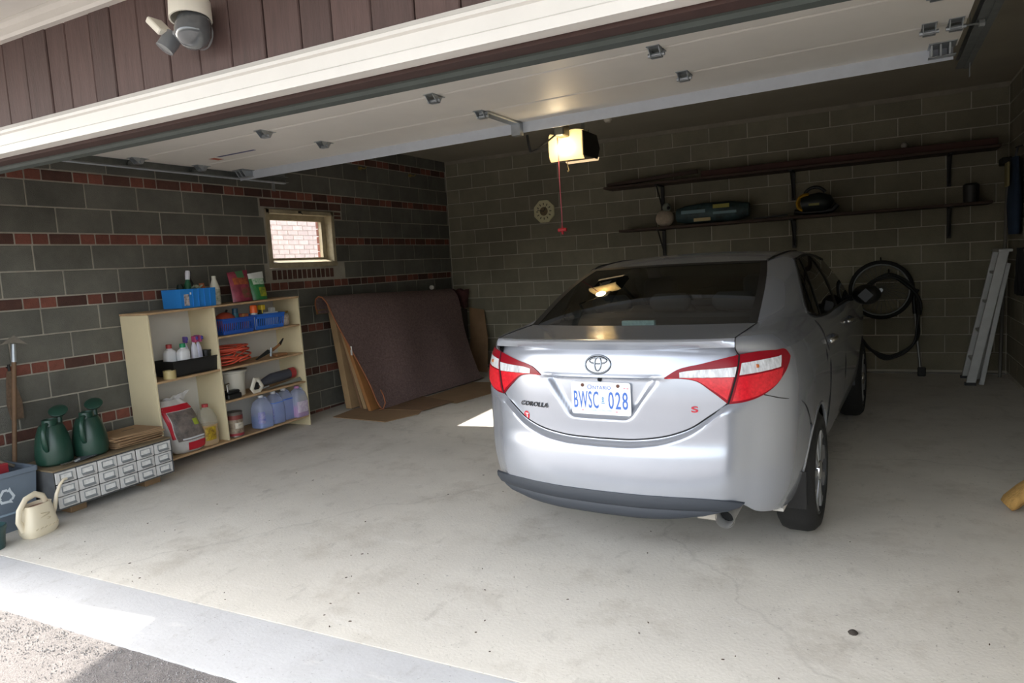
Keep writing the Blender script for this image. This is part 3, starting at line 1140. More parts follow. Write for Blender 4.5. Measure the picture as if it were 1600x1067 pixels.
    topl = [lamp_in, (s_x(0.39, 1.04), 1.040), (s_x(0.50, 1.066), 1.066), (s_x(0.60, 1.088), 1.088), split_t]
    botl = [(s_x(0.337, 1.000), 1.000), (s_x(0.42, 0.999), 0.999), (s_x(0.48, 0.985), 0.985), (s_x(0.54, 0.940), 0.940), split_b]
    b = MB()
    ruled(b, botl, topl, 34, 12, 0.007, sd, 0.012)
    ll = b.build('boot_lamp', M_ldred, CAR, smooth=50)
    def between(bot, top, u0, u1, f0, f1):
        """sub-strip of a ruled lamp: fractions of its width and height"""
        B, T = spline([Vector(p) for p in bot], 40), spline([Vector(p) for p in top], 40)
        lo, hi = [], []
        for k in range(13):
            u = u0 + (u1 - u0) * k / 12
            i = u * 40
            i0 = min(int(i), 39)
            a = B[i0].lerp(B[i0 + 1], i - i0)
            c = T[i0].lerp(T[i0 + 1], i - i0)
            g0 = f0(u) if callable(f0) else f0
            g1 = f1(u) if callable(f1) else f1
            lo.append(a.lerp(c, g0)); hi.append(a.lerp(c, g1))
        return lo, hi
    def zf(bot, top, zval):
        B, T = spline([Vector(p) for p in bot], 40), spline([Vector(p) for p in top], 40)
        def f(u):
            i = min(int(u * 40), 40)
            return max(0.02, min(0.95, (zval(u) - B[i].y) / max(T[i].y - B[i].y, 1e-4)))
        return f
    zl = lambda u: 1.005 - 0.006 * u
    lo, hi = between(botl, topl, 0.22, 0.985, zf(botl, topl, lambda u: zl(u) + 0.002), lambda u: 0.60 + 0.16 * u)
    b = MB(); ruled(b, lo, hi, 24, 5, 0.0095, sd, 0.004); b.build('reversing_lens', M_lclear, ll, smooth=60)
    lo, hi = between(botl, topl, 0.05, 0.97, 0.06, zf(botl, topl, lambda u: zl(u)))
    b = MB(); ruled(b, lo, hi, 24, 6, 0.0095, sd, 0.004); b.build('red_lens', M_lred, ll, smooth=60)
    topq = [split_t, (s_x(0.72, 1.103), 1.103), (s_x(0.785, 1.099), 1.099), (s_x(0.826, 1.083), 1.083), (s_x(0.838, 1.058), 1.058)]
    botq = [split_b, (s_x(0.67, 0.880), 0.880), (s_x(0.73, 0.896), 0.896), (s_x(0.79, 0.935), 0.935), (s_x(0.829, 1.0), 1.000)]
    topq[0] = (topq[0][0] + 0.005, topq[0][1]); botq[0] = (botq[0][0] + 0.005, botq[0][1])
    b = MB()
    ruled(b, botq, topq, 30, 14, 0.009, sd, 0.014)
    lq = b.build('tail_lamp', M_ldred, CAR, smooth=50)
    lo, hi = between(botq, topq, 0.03, 0.74, zf(botq, topq, lambda u: 1.005 + 0.022 * u), lambda u: 0.82)
    b = MB(); ruled(b, lo, hi, 20, 6, 0.0115, sd, 0.004); b.build('indicator_lens', M_lclear, lq, smooth=60)
    lo, hi = between(botq, topq, 0.03, 0.82, 0.05, zf(botq, topq, lambda u: 0.997 + 0.022 * u))
    b = MB(); ruled(b, lo, hi, 20, 8, 0.0115, sd, 0.004); b.build('red_lens', M_lred, lq, smooth=60)
    b = MB()
    b.tube([S(s_x(0.72, 1.04), 1.04, 0.013, sd), S(s_x(0.727, 1.04), 1.04, 0.0135, sd)], 0.009, 8)
    b.build('indicator_bulb', mat('amber_bulb', '#c0703a', 0.3), lq, smooth=60)
    b = MB()
    ruled(b, [(split_b[0] - 0.004, 0.876), (split_b[0] + 0.004, 0.876)], [(split_t[0] - 0.004, 1.098), (split_t[0] + 0.004, 1.098)], 1, 6, 0.0105, sd)
    b.build('lamp_gap', M_seam, CAR)
    # gaps between panels
    seam([S(s_x(0.611 - 0.0001, 0.876), 0.876, 0, sd), S(s_x(0.575, 0.848), 0.848, 0, sd), S(s_x(0.53, 0.816), 0.816, 0, sd), S(s_x(0.45, 0.762), 0.762, 0, sd), S(s_x(0.375, 0.732), 0.732, 0, sd), S(s_x(0.2, 0.70), 0.70, 0, sd), S(0, 0.694, 0, sd)], 0.004)
    seam([[S(s_x(0.652, 1.098), 1.098, 0.001, sd), mir((0.649, 0.163, 1.142), sd), mir((0.646, 0.180, 1.184), sd)], [mir((0.646, 0.180, 1.184), sd), mir((0.656, 0.37, 1.196), sd), mir((0.662, 0.60, 1.206), sd)]], 0.003)
    seam([mir(p, sd) for p in [(0.570, 1.37, 1.500), (0.588, 1.48, 1.513), (0.586, 1.60, 1.518), (0.592, 2.0, 1.530), (0.590, 2.4, 1.512), (0.575, 2.70, 1.474)]], 0.007, M_cblack, name='roof_moulding')
    seam([S(s_y(1.30), 1.175, -0.02, sd), S(s_y(1.335), 1.12, 0.0, sd), S(s_y(1.40), 1.0, 0.001, sd), S(s_y(1.45), 0.86, 0.001, sd), S(s_y(1.42), 0.70, 0.001, sd), S(s_y(1.33), 0.52, 0.001, sd), S(s_y(1.335), 0.30, 0.001, sd)], 0.003)
    seam([S(s_y(2.283), 1.11, 0.001, sd), S(s_y(2.283), 0.7, 0.001, sd), S(s_y(2.283), 0.30, 0.001, sd)], 0.003)
    seam([S(s_x(0.757, 0.905), 0.905, 0, sd), S(s_x(0.80, 0.89), 0.885, 0, sd), S(s_y(0.55), 0.80, 0, sd), S(s_y(0.68), 0.665, 0, sd)], 0.0025)
    b = MB()
    b.tube([S(*p, -0.006, sd) for p in arch_pts(WB, 0.25, PI - 0.05, 24)], 0.012, 6)
    b.build('arch_lip', M_paint, CAR, smooth=180)
    # mud flap
    b = MB()
    b.slab([[Vector((x * sd, 0.575 + 0.02 * (0.34 - z), z)) for x in (0.68, 0.76, 0.85, 0.885)] for z in (0.24, 0.30, 0.36, 0.44)], (0, 0.008, 0))
    b.build('mud_flap', M_cblack, CAR)
    # wheel arch liner
    for yc in (WB, WF):
        b = MB()
        b.grid([[Vector((x * sd, yc - 0.372 * math.cos(a), 0.34 + 0.372 * math.sin(a))) for x in (0.60, 0.87)] for a in [PI * k / 16 for k in range(17)]])
        b.poly([Vector((0.60 * sd, yc - 0.372 * math.cos(PI * k / 16), 0.34 + 0.372 * math.sin(PI * k / 16))) for k in range(17)])
        b.build('arch_liner', M_cblack, CAR)

# --- rear bumper: one panel, corner to corner
def bumper_half(sd):
    bot = [(0.0, 0.432), (s_x(0.35, 0.43), 0.428), (s_x(0.56, 0.42), 0.412), (s_x(0.645, 0.385), 0.392), (s_x(0.70, 0.33), 0.335), (s_x(0.77, 0.30), 0.302), (s_y(0.45), 0.290), (s_y(0.585), 0.285)]
    tp = [(0.0, 0.694), (s_x(0.2, 0.70), 0.70), (s_x(0.375, 0.732), 0.732), (s_x(0.45, 0.762), 0.762), (s_x(0.53, 0.816), 0.816), (s_x(0.61, 0.878), 0.878), (s_x(0.67, 0.880), 0.884), (s_x(0.757, 0.905), 0.905), (s_x(0.80, 0.89), 0.885), (s_y(0.55), 0.80), (s_y(0.66), 0.66)]
    nu, nv = 60, 26
    B, T = spline([Vector(p) for p in bot], nu), spline([Vector(p) for p in tp], nu)
    rows = []
    for j in range(nv + 1):
        v = j / nv
        r = []
        for i in range(nu + 1):
            q = B[i].lerp(T[i], v)
            p = S0(q.x, q.y)
            # step under the lid: the bumper stands proud below the lid line
            d = (T[i].y - q.y)
            k = 1 - sstep(0.60, 0.76, q.x)
            p.y -= 0.030 * sstep(0.008, 0.034, d) * k
            # arch edge
            r.append(mir(p, sd))
        rows.append(r)
    return rows
h1, h2 = bumper_half(1), bumper_half(-1)
put([list(reversed(b_[1:])) + a_ for a_, b_ in zip(h1, h2)], 'rear_bumper', M_paint, 60)
# dark lower valance with two ribs
rows = []
zprof = [(0.440, -0.022), (0.436, -0.036), (0.41, -0.042), (0.378, -0.036), (0.366, -0.020), (0.356, -0.022), (0.330, -0.022), (0.308, -0.006), (0.296, 0.04)]
for z, dy in zprof:
    r = []
    for i in range(61):
        u = -1 + 2 * i / 60
        a = abs(u)
        t = max(0.0, (0.434 - z) / 0.13)
        xe = (0.742 if u < 0 else 0.675) - (0.22 if u < 0 else 0.25) * t ** 1.5
        x = xe * a
        zz = z - 0.040 * a ** 6 * (1 - t) + 0.02 * a ** 4 * t
        s = s_x(x, 0.42)
        p = S0(s, 0.43)
        r.append(Vector((math.copysign(x, u), p.y + dy + 0.004 * a ** 8, zz)))
    rows.append(r)
put(rows, 'rear_valance', M_valance, 50)
# underside so that nothing shines through
b = MB()
b.box((-0.60, 0.60, 0.24), (0.60, 4.5, 0.34))
b.box((-0.78, 0.62 + 0.75, 0.20), (0.78, 3.33, 0.34))
b.build('floor_pan', M_cblack, CAR)
b = MB()
b.tube([(0.587, 0.12, 0.318), (0.575, 0.40, 0.310), (0.50, 0.62, 0.27)], [0.040, 0.039, 0.03], 16, caps=False)
b.tube([(0.587, 0.12, 0.318), (0.5865, 0.135, 0.3175)], [0.046, 0.046], 16, caps=False)
ex = b.build('exhaust_tip', mat('exhaust_steel', '#c9c8c4', 0.35, metal=0.5), CAR, smooth=60)
b = MB()
b.tube([(0.584, 0.20, 0.315), (0.58, 0.30, 0.312)], 0.036, 14)
b.build('pipe_inside', M_seam, ex)
b = MB()
b.box((0.44, 0.15, 0.29), (0.545, 0.36, 0.330))
b.build('heat_shield', mat('aluminium_shield', '#b9b4aa', 0.5, metal=0.6), CAR, bevel=0.006)
b = MB()
b.box((0.66, 0.42, 0.275), (0.80, 0.55, 0.292))
b.build('flap_bracket', mat('bracket_grey', '#c8c4bc', 0.6), CAR)

# --- wheels
def wheel(sd, yc):
    b = MB()
    q = Vector((sd, 0, 0)).to_track_quat('Z', 'Y')
    R = 0.338
    prof = [(0.232, -0.19), (0.30, -0.20), (R - 0.012, -0.185), (R, -0.15), (R, -0.06), (R - 0.01, -0.03), (0.30, -0.005), (0.262, 0.0), (0.240, -0.012), (0.236, -0.03), (0.232, -0.19)]
    b.lathe(prof, 44, (0, 0, 0), q)
    t = b.build('wheel', M_tyre, CAR, smooth=50, loc=(0.912 * sd, yc, 0.338))
    b = MB()
    b.lathe([(0.238, -0.03), (0.240, -0.008), (0.228, -0.004), (0.222, -0.022), (0.05, -0.035), (0.0, -0.035)], 40, (0, 0, 0), q)
    b.build('rim', mat('rim_dark_grey', '#3a3b3c', 0.5, metal=0.5), t, smooth=40)  # dark grey rim behind the silver spokes
    for k in range(9):
        a = 2 * PI * k / 9 + 0.2
        b = MB()
        e = Vector((0, math.cos(a), math.sin(a)))
        f_ = Vector((0, -math.sin(a), math.cos(a)))
        X = Vector((sd, 0, 0))
        ring = []
        for r_, w, h in ((0.04, 0.016, -0.012), (0.12, 0.020, -0.012), (0.20, 0.038, -0.014), (0.230, 0.060, -0.010)):
            ring.append([e * r_ - f_ * w + X * (h - 0.014), e * r_ - f_ * w * 0.8 + X * h, e * r_ + f_ * w * 0.8 + X * h, e * r_ + f_ * w + X * (h - 0.014)])
        b.grid(ring)
        b.build('spoke', M_hub, t, smooth=40)
    b = MB()
    b.lathe([(0.058, -0.02), (0.055, -0.006), (0.03, 0.0), (0.0, 0.001)], 20, (0, 0, 0), q)
    b.build('hub_cap', M_chrome, t, smooth=50)
for sd in (1, -1):
    for yc in (WB, WF):
        wheel(sd, yc)

# --- cabin
def soft(name, a, b_, m, parent=None, bev=0.04, rot=None):
    k = MB()
    k.box(a, b_)
    return k.build(name, m, CAR if parent is None else parent, bevel=bev, smooth=60, rot=rot)
soft('cabin_floor', (-0.72, 0.62, 0.34), (0.72, 3.5, 0.42), M_intr, bev=0.01)
soft('parcel_shelf', (-0.66, 0.68, 1.14), (0.66, 1.20, 1.178), M_intr, bev=0.01)
soft('rear_seat', (-0.64, 1.15, 0.5), (0.64, 1.34, 1.20), M_seat)
soft('rear_seat', (-0.64, 1.3, 0.42), (0.64, 1.8, 0.62), M_seat)
for x in (-0.40, 0.0, 0.40):
    soft('headrest', (x - 0.13, 1.17, 1.215), (x + 0.13, 1.27, 1.325), M_seat, bev=0.035)
for x in (-0.38, 0.38):
    s_ = soft('front_seat', (x - 0.26, 2.1, 0.5), (x + 0.26, 2.26, 1.17), M_seat)
    soft('headrest', (x - 0.13, 2.1, 1.2), (x + 0.13, 2.2, 1.38), M_seat, bev=0.035)
    soft('seat_cushion', (x - 0.26, 2.2, 0.42), (x + 0.26, 2.75, 0.62), M_seat)
soft('dashboard', (-0.72, 3.0, 0.72), (0.72, 3.45, 1.05), M_intr)
b = MB()
b.box((-0.125, 0.70, 1.180), (0.075, 0.73, 1.212))
b.build('brake_light', mat('pale_strip', '#b9dcd6', 0.4, var=0.3, scale=60, local=True), CAR, bevel=0.004)

# --- badges and number plate
def surf_frame(x, z, off=0.004):
    s = s_x(abs(x), z)
    sd = 1 if x >= 0 else -1
    p = S(s, z, off, sd)
    n = SN(s, z)
    n = Vector((n.x * sd, n.y, n.z))
    X = Vector((0, 0, 1)).cross(n).normalized()
    Y = n.cross(X)
    return Matrix(((X.x, Y.x, n.x, p.x), (X.y, Y.y, n.y, p.y), (X.z, Y.z, n.z, p.z), (0, 0, 0, 1)))
MF = surf_frame(0.0, 1.066, 0.003)
def ell(a, c, cx=0, cy=0, n=36, z=0.0):
    return [MF @ Vector((cx + a * math.cos(2 * PI * k / n), cy + c * math.sin(2 * PI * k / n), z)) for k in range(n)]
b = MB()
b.poly(ell(0.066, 0.044, z=-0.0025))
em = b.build('emblem', mat('emblem_field', '#dfe2e6', 0.3, metal=0.5), CAR)
for nm, pts, r in (('emblem_ring', ell(0.067, 0.045), 0.0052), ('emblem_ring', ell(0.046, 0.016, 0, 0.019), 0.0042), ('emblem_ring', ell(0.017, 0.035, 0, 0.003), 0.0042)):
    b = MB()
    b.tube(pts, r, 8, closed=True)
    b.build(nm, mat('emblem_chrome', '#7f8388', 0.15, metal=1.0), em, smooth=180)
text_mesh('model_lettering', 'COROLLA', 0.034, mat('smoked_chrome', '#4a4b4e', 0.2, metal=0.9), surf_frame(-0.388, 0.842, 0.003), 0.002, 1.12, CAR, 0.0006, 1.1, 0.25)
text_mesh('trim_letter', 'S', 0.040, M_redb, surf_frame(0.470, 0.852, 0.003), 0.002, 1.9, CAR, 0.0008)
MFb = surf_frame(-0.445, 0.776, 0.001)
b = MB()
b.poly([MFb @ Vector((0.021 * math.cos(2 * PI * k / 24), 0.024 * math.sin(2 * PI * k / 24), 0)) for k in range(24)])
st = b.build('round_sticker', M_redb, CAR)
text_mesh('sticker_letter', 'T', 0.036, M_plate, MFb @ Matrix.Translation((0.003, -0.002, 0.001)), 0.0003, 1.0, st, 0.001)

py0 = S0(0, 0.89).y + 0.030 - 0.008
PFR = frame((0.005, py0, 0.893), (1, 0, 0), (0, 0.03, 1))
def plate_outline(w, h, r=0.014, z=0.0):
    pts = []
    for cx, cy, a0 in ((w - r, h - r, 0), (-w + r, h - r, 90), (-w + r, -h + r, 180), (w - r, -h + r, 270)):
        for k in range(5):
            a = math.radians(a0 + 22.5 * k)
            pts.append(PFR @ Vector((cx + r * math.cos(a), cy + r * math.sin(a), z)))
    return pts
b = MB()
b.prism(plate_outline(0.161, 0.083), PFR.to_3x3() @ Vector((0, 0, 0.003)))
pl = b.build('number_plate', M_plate, CAR)
def ptxt(nm, s, size, x, y, m, sx=1.0, bold=0.0, sp=1.0, fit=None):
    return text_mesh(nm, s, size, m, PFR @ Matrix.Translation((x, y, 0.0035)), 0.0004, sx, pl, bold, sp, 0.0, fit)
ptxt('plate_number', 'BWSC', 0.104, -0.079, -0.008, M_pblue, 1.0, 0.0008, 1.12, (0.136, 0.088))
ptxt('plate_number', '028', 0.104, 0.094, -0.008, M_pblue, 1.0, 0.0008, 1.15, (0.104, 0.088))
ptxt('plate_heading', 'O', 0.034, -0.058, 0.056, M_pblue, 1.0)
ptxt('plate_heading', 'NTARIO', 0.026, 0.008, 0.054, M_pblue, 1.0, 0, 1.05)
ptxt('plate_motto', 'YOURS TO DISCOVER', 0.012, 0.0, -0.062, mat('plate_pale_blue', '#9fb6da', 0.5), 1.0)
b = MB()
for k in range(3):
    c = [PFR @ Vector(p + (0.0036,)) for p in ((0.004, -0.018 + k * 0.009), (0.022 - 0.0, -0.018 + k * 0.009), (0.013, -0.008 + k * 0.009))]
    b.poly(c)
b.poly([PFR @ Vector(p + (0.0036,)) for p in ((0.004, -0.026), (0.022, -0.026), (0.022, -0.021), (0.004, -0.021))])
b.build('plate_crown', mat('plate_crown_blue', '#6a9ac0', 0.5), pl)
for x in (-0.096, 0.096):
    b = MB()
    b.lathe([(0.009, 0), (0.009, 0.003), (0.004, 0.005), (0, 0.005)], 10, PFR @ Vector((x, 0.066, 0.003)), Vector((0, -1, 0)).to_track_quat('Z', 'Y'))
    b.build('plate_screw', mat('rusty_screw', '#6b4a3e', 0.6, metal=0.5), pl)
b = MB()
for x, y in ((0.130, 0.055), (0.146, 0.055), (-0.10, -0.062), (0.085, -0.065)):
    b.poly([PFR @ Vector((x + dx, y + dy, 0.0036)) for dx, dy in ((-0.005, -0.004), (0.005, -0.004), (0.005, 0.004), (-0.005, 0.004))])
b.build('plate_sticker', mat('plate_tag_pink', '#d8a3a8', 0.5), pl)
b = MB()
b.lathe([(0.011, 0), (0.011, 0.012), (0, 0.014)], 10, (0.0, S0(0, 0.99).y + 0.03, 0.992), Vector((0, -1, -1)).to_track_quat('Z', 'Y'))
b.build('boot_camera', M_cblack, CAR)

# ------------------------------------------------------------------ door opener, lamp and what hangs there
OX, OY, OZ = -2.20, 5.28, 2.455
op = thing('garage_door_opener', 'black ceiling garage door opener with a glowing lens', 'opener', (OX, OY, OZ))
M_lens = emit('lit_lens', '#ffdc96', 0.72)
b = MB()
b.box((-0.135, 0.03, -0.085), (0.135, 0.42, 0.095))
b.build('motor_housing', mat('opener_black', '#1b1c1d', 0.4), op, bevel=0.02)
rows = []
for z, y in ((-0.115, -0.005), (-0.09, -0.028), (-0.03, -0.036), (0.03, -0.036), (0.085, -0.022), (0.105, 0.0)):
    rows.append([Vector((x, y + 0.045 + 0.10 * (x / 0.14) ** 2 * 0.15, z + (0.012 * math.sin(x * 22) if z > 0.09 else 0))) for x in [-0.14 + 0.028 * k for k in range(11)]])
b = MB(); b.slab(rows, (0, 0.025, 0))
b.build('light_lens', M_lens, op, smooth=40)
rows = []
for x in [-0.135 + 0.027 * k for k in range(11)]:
    rows.append([Vector((x, 0.40 + y, -0.092 - z)) for y, z in ((-0.05, -0.004), (-0.02, 0.004), (0.01, 0.004), (0.03, -0.02))])
b = MB(); b.slab(rows, (0, 0, 0.006))
b.build('rear_light_lens', emit('lit_lens_rear', '#ffdfae', 0.55), op, smooth=40)
b = MB()
b.prism([(0.136, 0.05, -0.09), (0.136, 0.36, -0.09), (0.136, 0.42, 0.0), (0.136, 0.36, 0.10), (0.136, 0.05, 0.10)], (0.012, 0, 0))
b.build('end_cover', M_black, op)
b = MB()
b.box((-0.05, 0.10, -0.0875), (0.05, 0.22, -0.0855))
b.build('label_sticker', mat('sticker_grey', '#b9b7b0', 0.5), op)
for x in (-0.09, 0.09):
    b = MB()
    b.box((x - 0.015, 0.2, 0.09), (x + 0.015, 0.204, ZC - OZ))
    b.build('hanger_strap', M_dgalv, op)
b = MB()
b.box((-0.135, 0.19, 0.10), (0.135, 0.215, 0.125))
b.build('cross_angle', M_dgalv, op)
b = MB()
b.tube([(-0.02, 0.10, -0.09), (-0.015, 0.10, -0.15), (-0.005, 0.10, -0.19), (-0.015, 0.10, -0.20), (-0.022, 0.10, -0.19)], 0.0025, 6)
b.build('antenna_wire', mat('yellowed_wire', '#b8a878', 0.6), op, smooth=180)
b = MB()
b.box((-0.018, -3.10, 0.235), (0.018, 0.25, 0.285))
b.build('rail', M_dgalv, op)
b = MB()
b.box((-0.04, -0.10, 0.055), (0.045, 0.03, 0.235))
b.build('trolley', mat('trolley_steel', '#5a5a55', 0.5, metal=0.6), op, bevel=0.008)
b = MB()
arm = [(-0.18, -0.28, 0.06), (-0.172, -0.27, -0.03), (-0.165, -0.262, -0.065), (-0.12, -0.22, -0.045), (-0.03, -0.10, 0.06)]
for p, q in zip(arm, arm[1:]):
    b.bar(p, q, 0.026, 0.010)
b.build('door_arm', M_black, op)
lp = bpy.data.lights.new('opener_lamp', 'POINT')
lp.energy = 3.2
lp.color = (1.0, 0.80, 0.50)
lp.shadow_soft_size = 0.05
lo_ = bpy.data.objects.new('opener_lamp', lp)
COL.objects.link(lo_)
lo_.parent = op
lo_.location = (0.0, -0.09, -0.03)

rp = thing('release_cord', 'red release cord with handle dangling in front of the opener lens', 'cord', (OX - 0.025, OY - 0.06, OZ))
b = MB()
zz = [0.05, -0.1, -0.25, -0.40, -0.55, -0.66]
b.tube([(0.002 * math.sin(k * 2), -0.0 + 0.002 * k, z) for k, z in enumerate(zz)], 0.0045, 6)
b.build('cord', mat('pink_red_cord', '#b55a66', 0.7), rp, smooth=180)
b = MB()
b.tube([(-0.035, 0.01, -0.665), (0.035, 0.01, -0.665)], 0.014, 8)
b.tube([(0, 0.01, -0.64), (0, 0.01, -0.70)], 0.010, 8)
b.build('pull_handle', mat('red_plastic', '#a8202a', 0.4), rp, smooth=60)

lh = thing('lampholder', 'small porcelain lampholder on the ceiling behind the raised door', 'light fixture', (-2.66, 7.69, ZC))
M_porc = mat('porcelain', '#cfc8b8', 0.3)
b = MB(); b.lathe([(0.15, 0.0), (0.15, -0.012), (0.11, -0.022), (0.05, -0.026), (0.0, -0.026)], 28)
b.build('ceiling_rose', mat('rose_paint', '#b5ad9b', 0.6), lh, smooth=40)
b = MB(); b.lathe([(0.045, -0.02), (0.045, -0.05), (0.03, -0.07), (0.0, -0.07)], 18)
b.build('socket', M_porc, lh, smooth=40)

# ------------------------------------------------------------------ back wall: clock, shelves, tools
ck = thing('wall_clock', 'octagonal cream wall clock hanging on the concrete block wall', 'clock', (-4.12, YB - 0.002, 2.26))
M_clock = mat('clock_cream', '#cfc9a0', 0.5)
def ngon(r, n, a0=0.0, y=0.0):
    return [Vector((r * math.cos(a0 + 2 * PI * k / n), y, r * math.sin(a0 + 2 * PI * k / n))) for k in range(n)]
b = MB(); b.prism(ngon(0.165, 8, PI / 8), (0, -0.03, 0)); b.build('clock_body', M_clock, ck, bevel=0.006)
b = MB(); b.prism(ngon(0.06, 20, 0, -0.0305), (0, -0.002, 0)); b.build('clock_centre', mat('clock_brown', '#6b5a3c', 0.5, var=0.3, scale=30), ck)
for k in range(12):
    b = MB()
    a = 2 * PI * k / 12
    e = Vector((math.cos(a), 0, math.sin(a)))
    b.bar(e * 0.085 + Vector((0, -0.0315, 0)), e * 0.115 + Vector((0, -0.0315, 0)), 0.012, 0.002, (0, -1, 0))
    b.build('hour_mark', mat('clock_mark', '#4b4634', 0.5), ck)
for a, ln in ((1.1, 0.07), (2.9, 0.10)):
    b = MB()
    b.bar((0, -0.034, 0), (ln * math.cos(a), -0.034, ln * math.sin(a)), 0.009, 0.002, (0, -1, 0))
    b.build('clock_hand', M_black, ck)

M_shelf = mat('dark_old_plank', '#4a3b32', 0.8, var=0.3, scale=4, stretch=(0.6, 8, 8), bump=0.2, bscale=40)
def wallshelf(z, x0, x1, label, braces):
    t = thing('wall_shelf', label, 'shelf', ((x0 + x1) / 2, YB, z))
    h = (x1 - x0) / 2
    b = MB(); b.box((-h, -0.36, -0.012), (h, -0.01, 0.016)); b.build('plank', M_shelf, t, bevel=0.003)
    for x in braces:
        X = x - (x0 + x1) / 2
        b = MB()
        b.box((X - 0.02, -0.03, -0.34), (X + 0.02, -0.002, -0.012))
        b.box((X - 0.02, -0.33, -0.026), (X + 0.02, -0.03, -0.012))
        b.bar((X, -0.015, -0.32), (X, -0.30, -0.02), 0.014, 0.014, (1, 0, 0))
        b.build('bracket', M_iron, t)
    return t
wallshelf(2.445, -3.12, 1.10, 'upper dark wooden plank shelf on the back block wall', (-2.45, -0.89, 0.676))
wallshelf(1.89, -2.94, 1.03, 'lower dark wooden plank shelf on the back block wall', (-2.45, -0.89, 0.676))
# long things on the upper shelf
b = MB()
b.bar((-3.10, 8.84, 2.487), (-1.96, 8.90, 2.548), 0.05, 0.045)
tag(b.build('wood_offcut', M_shelf, bevel=0.004), 'short dark timber length tilted on the end of the upper plank shelf', 'timber')
b = MB()
b.box((-1.9, 8.80, 2.463), (1.08, 8.96, 2.535))
tag(b.build('long_board', mat('reddish_board', '#4b2f28', 0.8, var=0.3, scale=3), bevel=0.004), 'long reddish board lying along the upper plank shelf', 'timber')
b = MB()
b.ball((0, 0, 0), 0.035, 10, 8)
tag(b.build('white_ball', mat('dull_white', '#8f8a80', 0.6), smooth=180, loc=(0.25, 8.88, 2.57)), 'small pale ball on the long board of the upper shelf', 'ball')

# figure, bag, blower, rods on the lower shelf
fg = thing('plush_figure', 'pale round stuffed toy with a small head on the lower plank shelf', 'toy', (-2.37, 8.85, 1.906))
M_plush = mat('pale_plush', '#b5a793', 0.95, var=0.15, scale=30, bump=0.6, bscale=120)
b = MB(); b.ball((0, 0, 0.105), 0.105, 14, 10, (1.15, 0.9, 1.0)); b.build('body', M_plush, fg, smooth=180)
b = MB(); b.ball((0.03, -0.01, 0.235), 0.058, 12, 8); b.build('head', mat('plush_grey', '#7e8478', 0.95, bump=0.5, bscale=100), fg, smooth=180)
b = MB(); b.ball((0.06, -0.055, 0.225), 0.022, 8, 6); b.build('muzzle', M_black, fg, smooth=180)

bgt = thing('printed_bag', 'long soft bag with teal and yellow print on the lower plank shelf', 'bag', (-1.79, 8.86, 1.906))
rows = []
for k in range(9):
    x = -0.43 + 0.86 * k / 8
    s_ = 1 - 0.35 * abs(k - 4) ** 3 / 64
    rows.append([Vector((x, 0.11 * s_ * math.cos(a), 0.125 + 0.125 * s_ * math.sin(a) + 0.006 * math.sin(k * 3 + a * 2))) for a in [2 * PI * j / 14 for j in range(14)]])
b = MB(); b.grid(rows, closed=True); b.f.append(list(range(14))[::-1]); b.f.append(list(range(14 * 8, 14 * 9)))
b.build('bag_body', mat('bag_teal', '#3f5a5c', 0.6, var=0.5, scale=7, c2='#232b2b'), bgt, smooth=60)
for x0, x1, z0, z1, c in ((-0.35, -0.06, 0.13, 0.17, '#6e8a90'), (-0.2, 0.0, 0.03, 0.07, '#b5a578'), (0.03, 0.22, 0.17, 0.215, '#9a9440'), (0.03, 0.3, 0.10, 0.13, '#6e8a90')):
    b = MB(); b.box((x0, -0.118, z0), (x1, -0.108, z1)); b.build('print', mat('print' + c, c, 0.6), bgt)

lb = thing('leaf_blower', 'black garden blower with a yellow band on the lower plank shelf', 'blower', (-0.66, 8.86, 1.908))
b = MB(); b.tube([(-0.12, 0, 0.12), (-0.05, 0, 0.13), (0.06, 0, 0.14), (0.16, 0, 0.12), (0.19, 0, 0.10)], [0.09, 0.10, 0.11, 0.09, 0.05], 14)
b.build('motor_body', mat('dark_green_black', '#1d2422', 0.45), lb, smooth=50)
b = MB(); b.tube(arc((-0.075, 0, 0.14), 0.09, -1.2, 1.9, 10, (-1, 0, 0), (0, 0, 1)), 0.022, 8, flat=2.5); b.build('yellow_band', mat('tool_yellow', '#c79a2c', 0.5), lb, smooth=60)
b = MB(); b.tube(arc((0.02, 0, 0.19), 0.12, 0.15 * PI, 0.9 * PI, 12), 0.018, 8); b.build('handle', M_black, lb, smooth=60)
b = MB(); b.box((-0.04, -0.118, 0.10), (0.07, -0.10, 0.125)); b.build('badge', mat('badge_olive', '#8a8440', 0.5), lb)
b = MB(); b.tube([(-0.2, -0.02, 0.05), (-0.1, 0, 0.035), (0.08, 0, 0.03), (0.2, 0, 0.04), (0.25, 0, 0.10)], 0.03, 8); b.build('base', M_black, lb, smooth=60)
b = MB(); b.bar((-1.30, 8.80, 1.916), (-0.93, 8.80, 1.93), 0.05, 0.016)
tag(b.build('flat_bar', M_iron), 'thin dark bar lying beside the blower on the lower shelf', 'bar')
b = MB(); b.lathe([(0.07, 0), (0.075, 0.18), (0.05, 0.2), (0, 0.2)], 16)
tag(b.build('dark_canister', mat('canister_dark', '#2b2a28', 0.5), smooth=40, loc=(0.86, 8.90, 1.907)), 'dark canister near the right end of the lower shelf', 'canister')

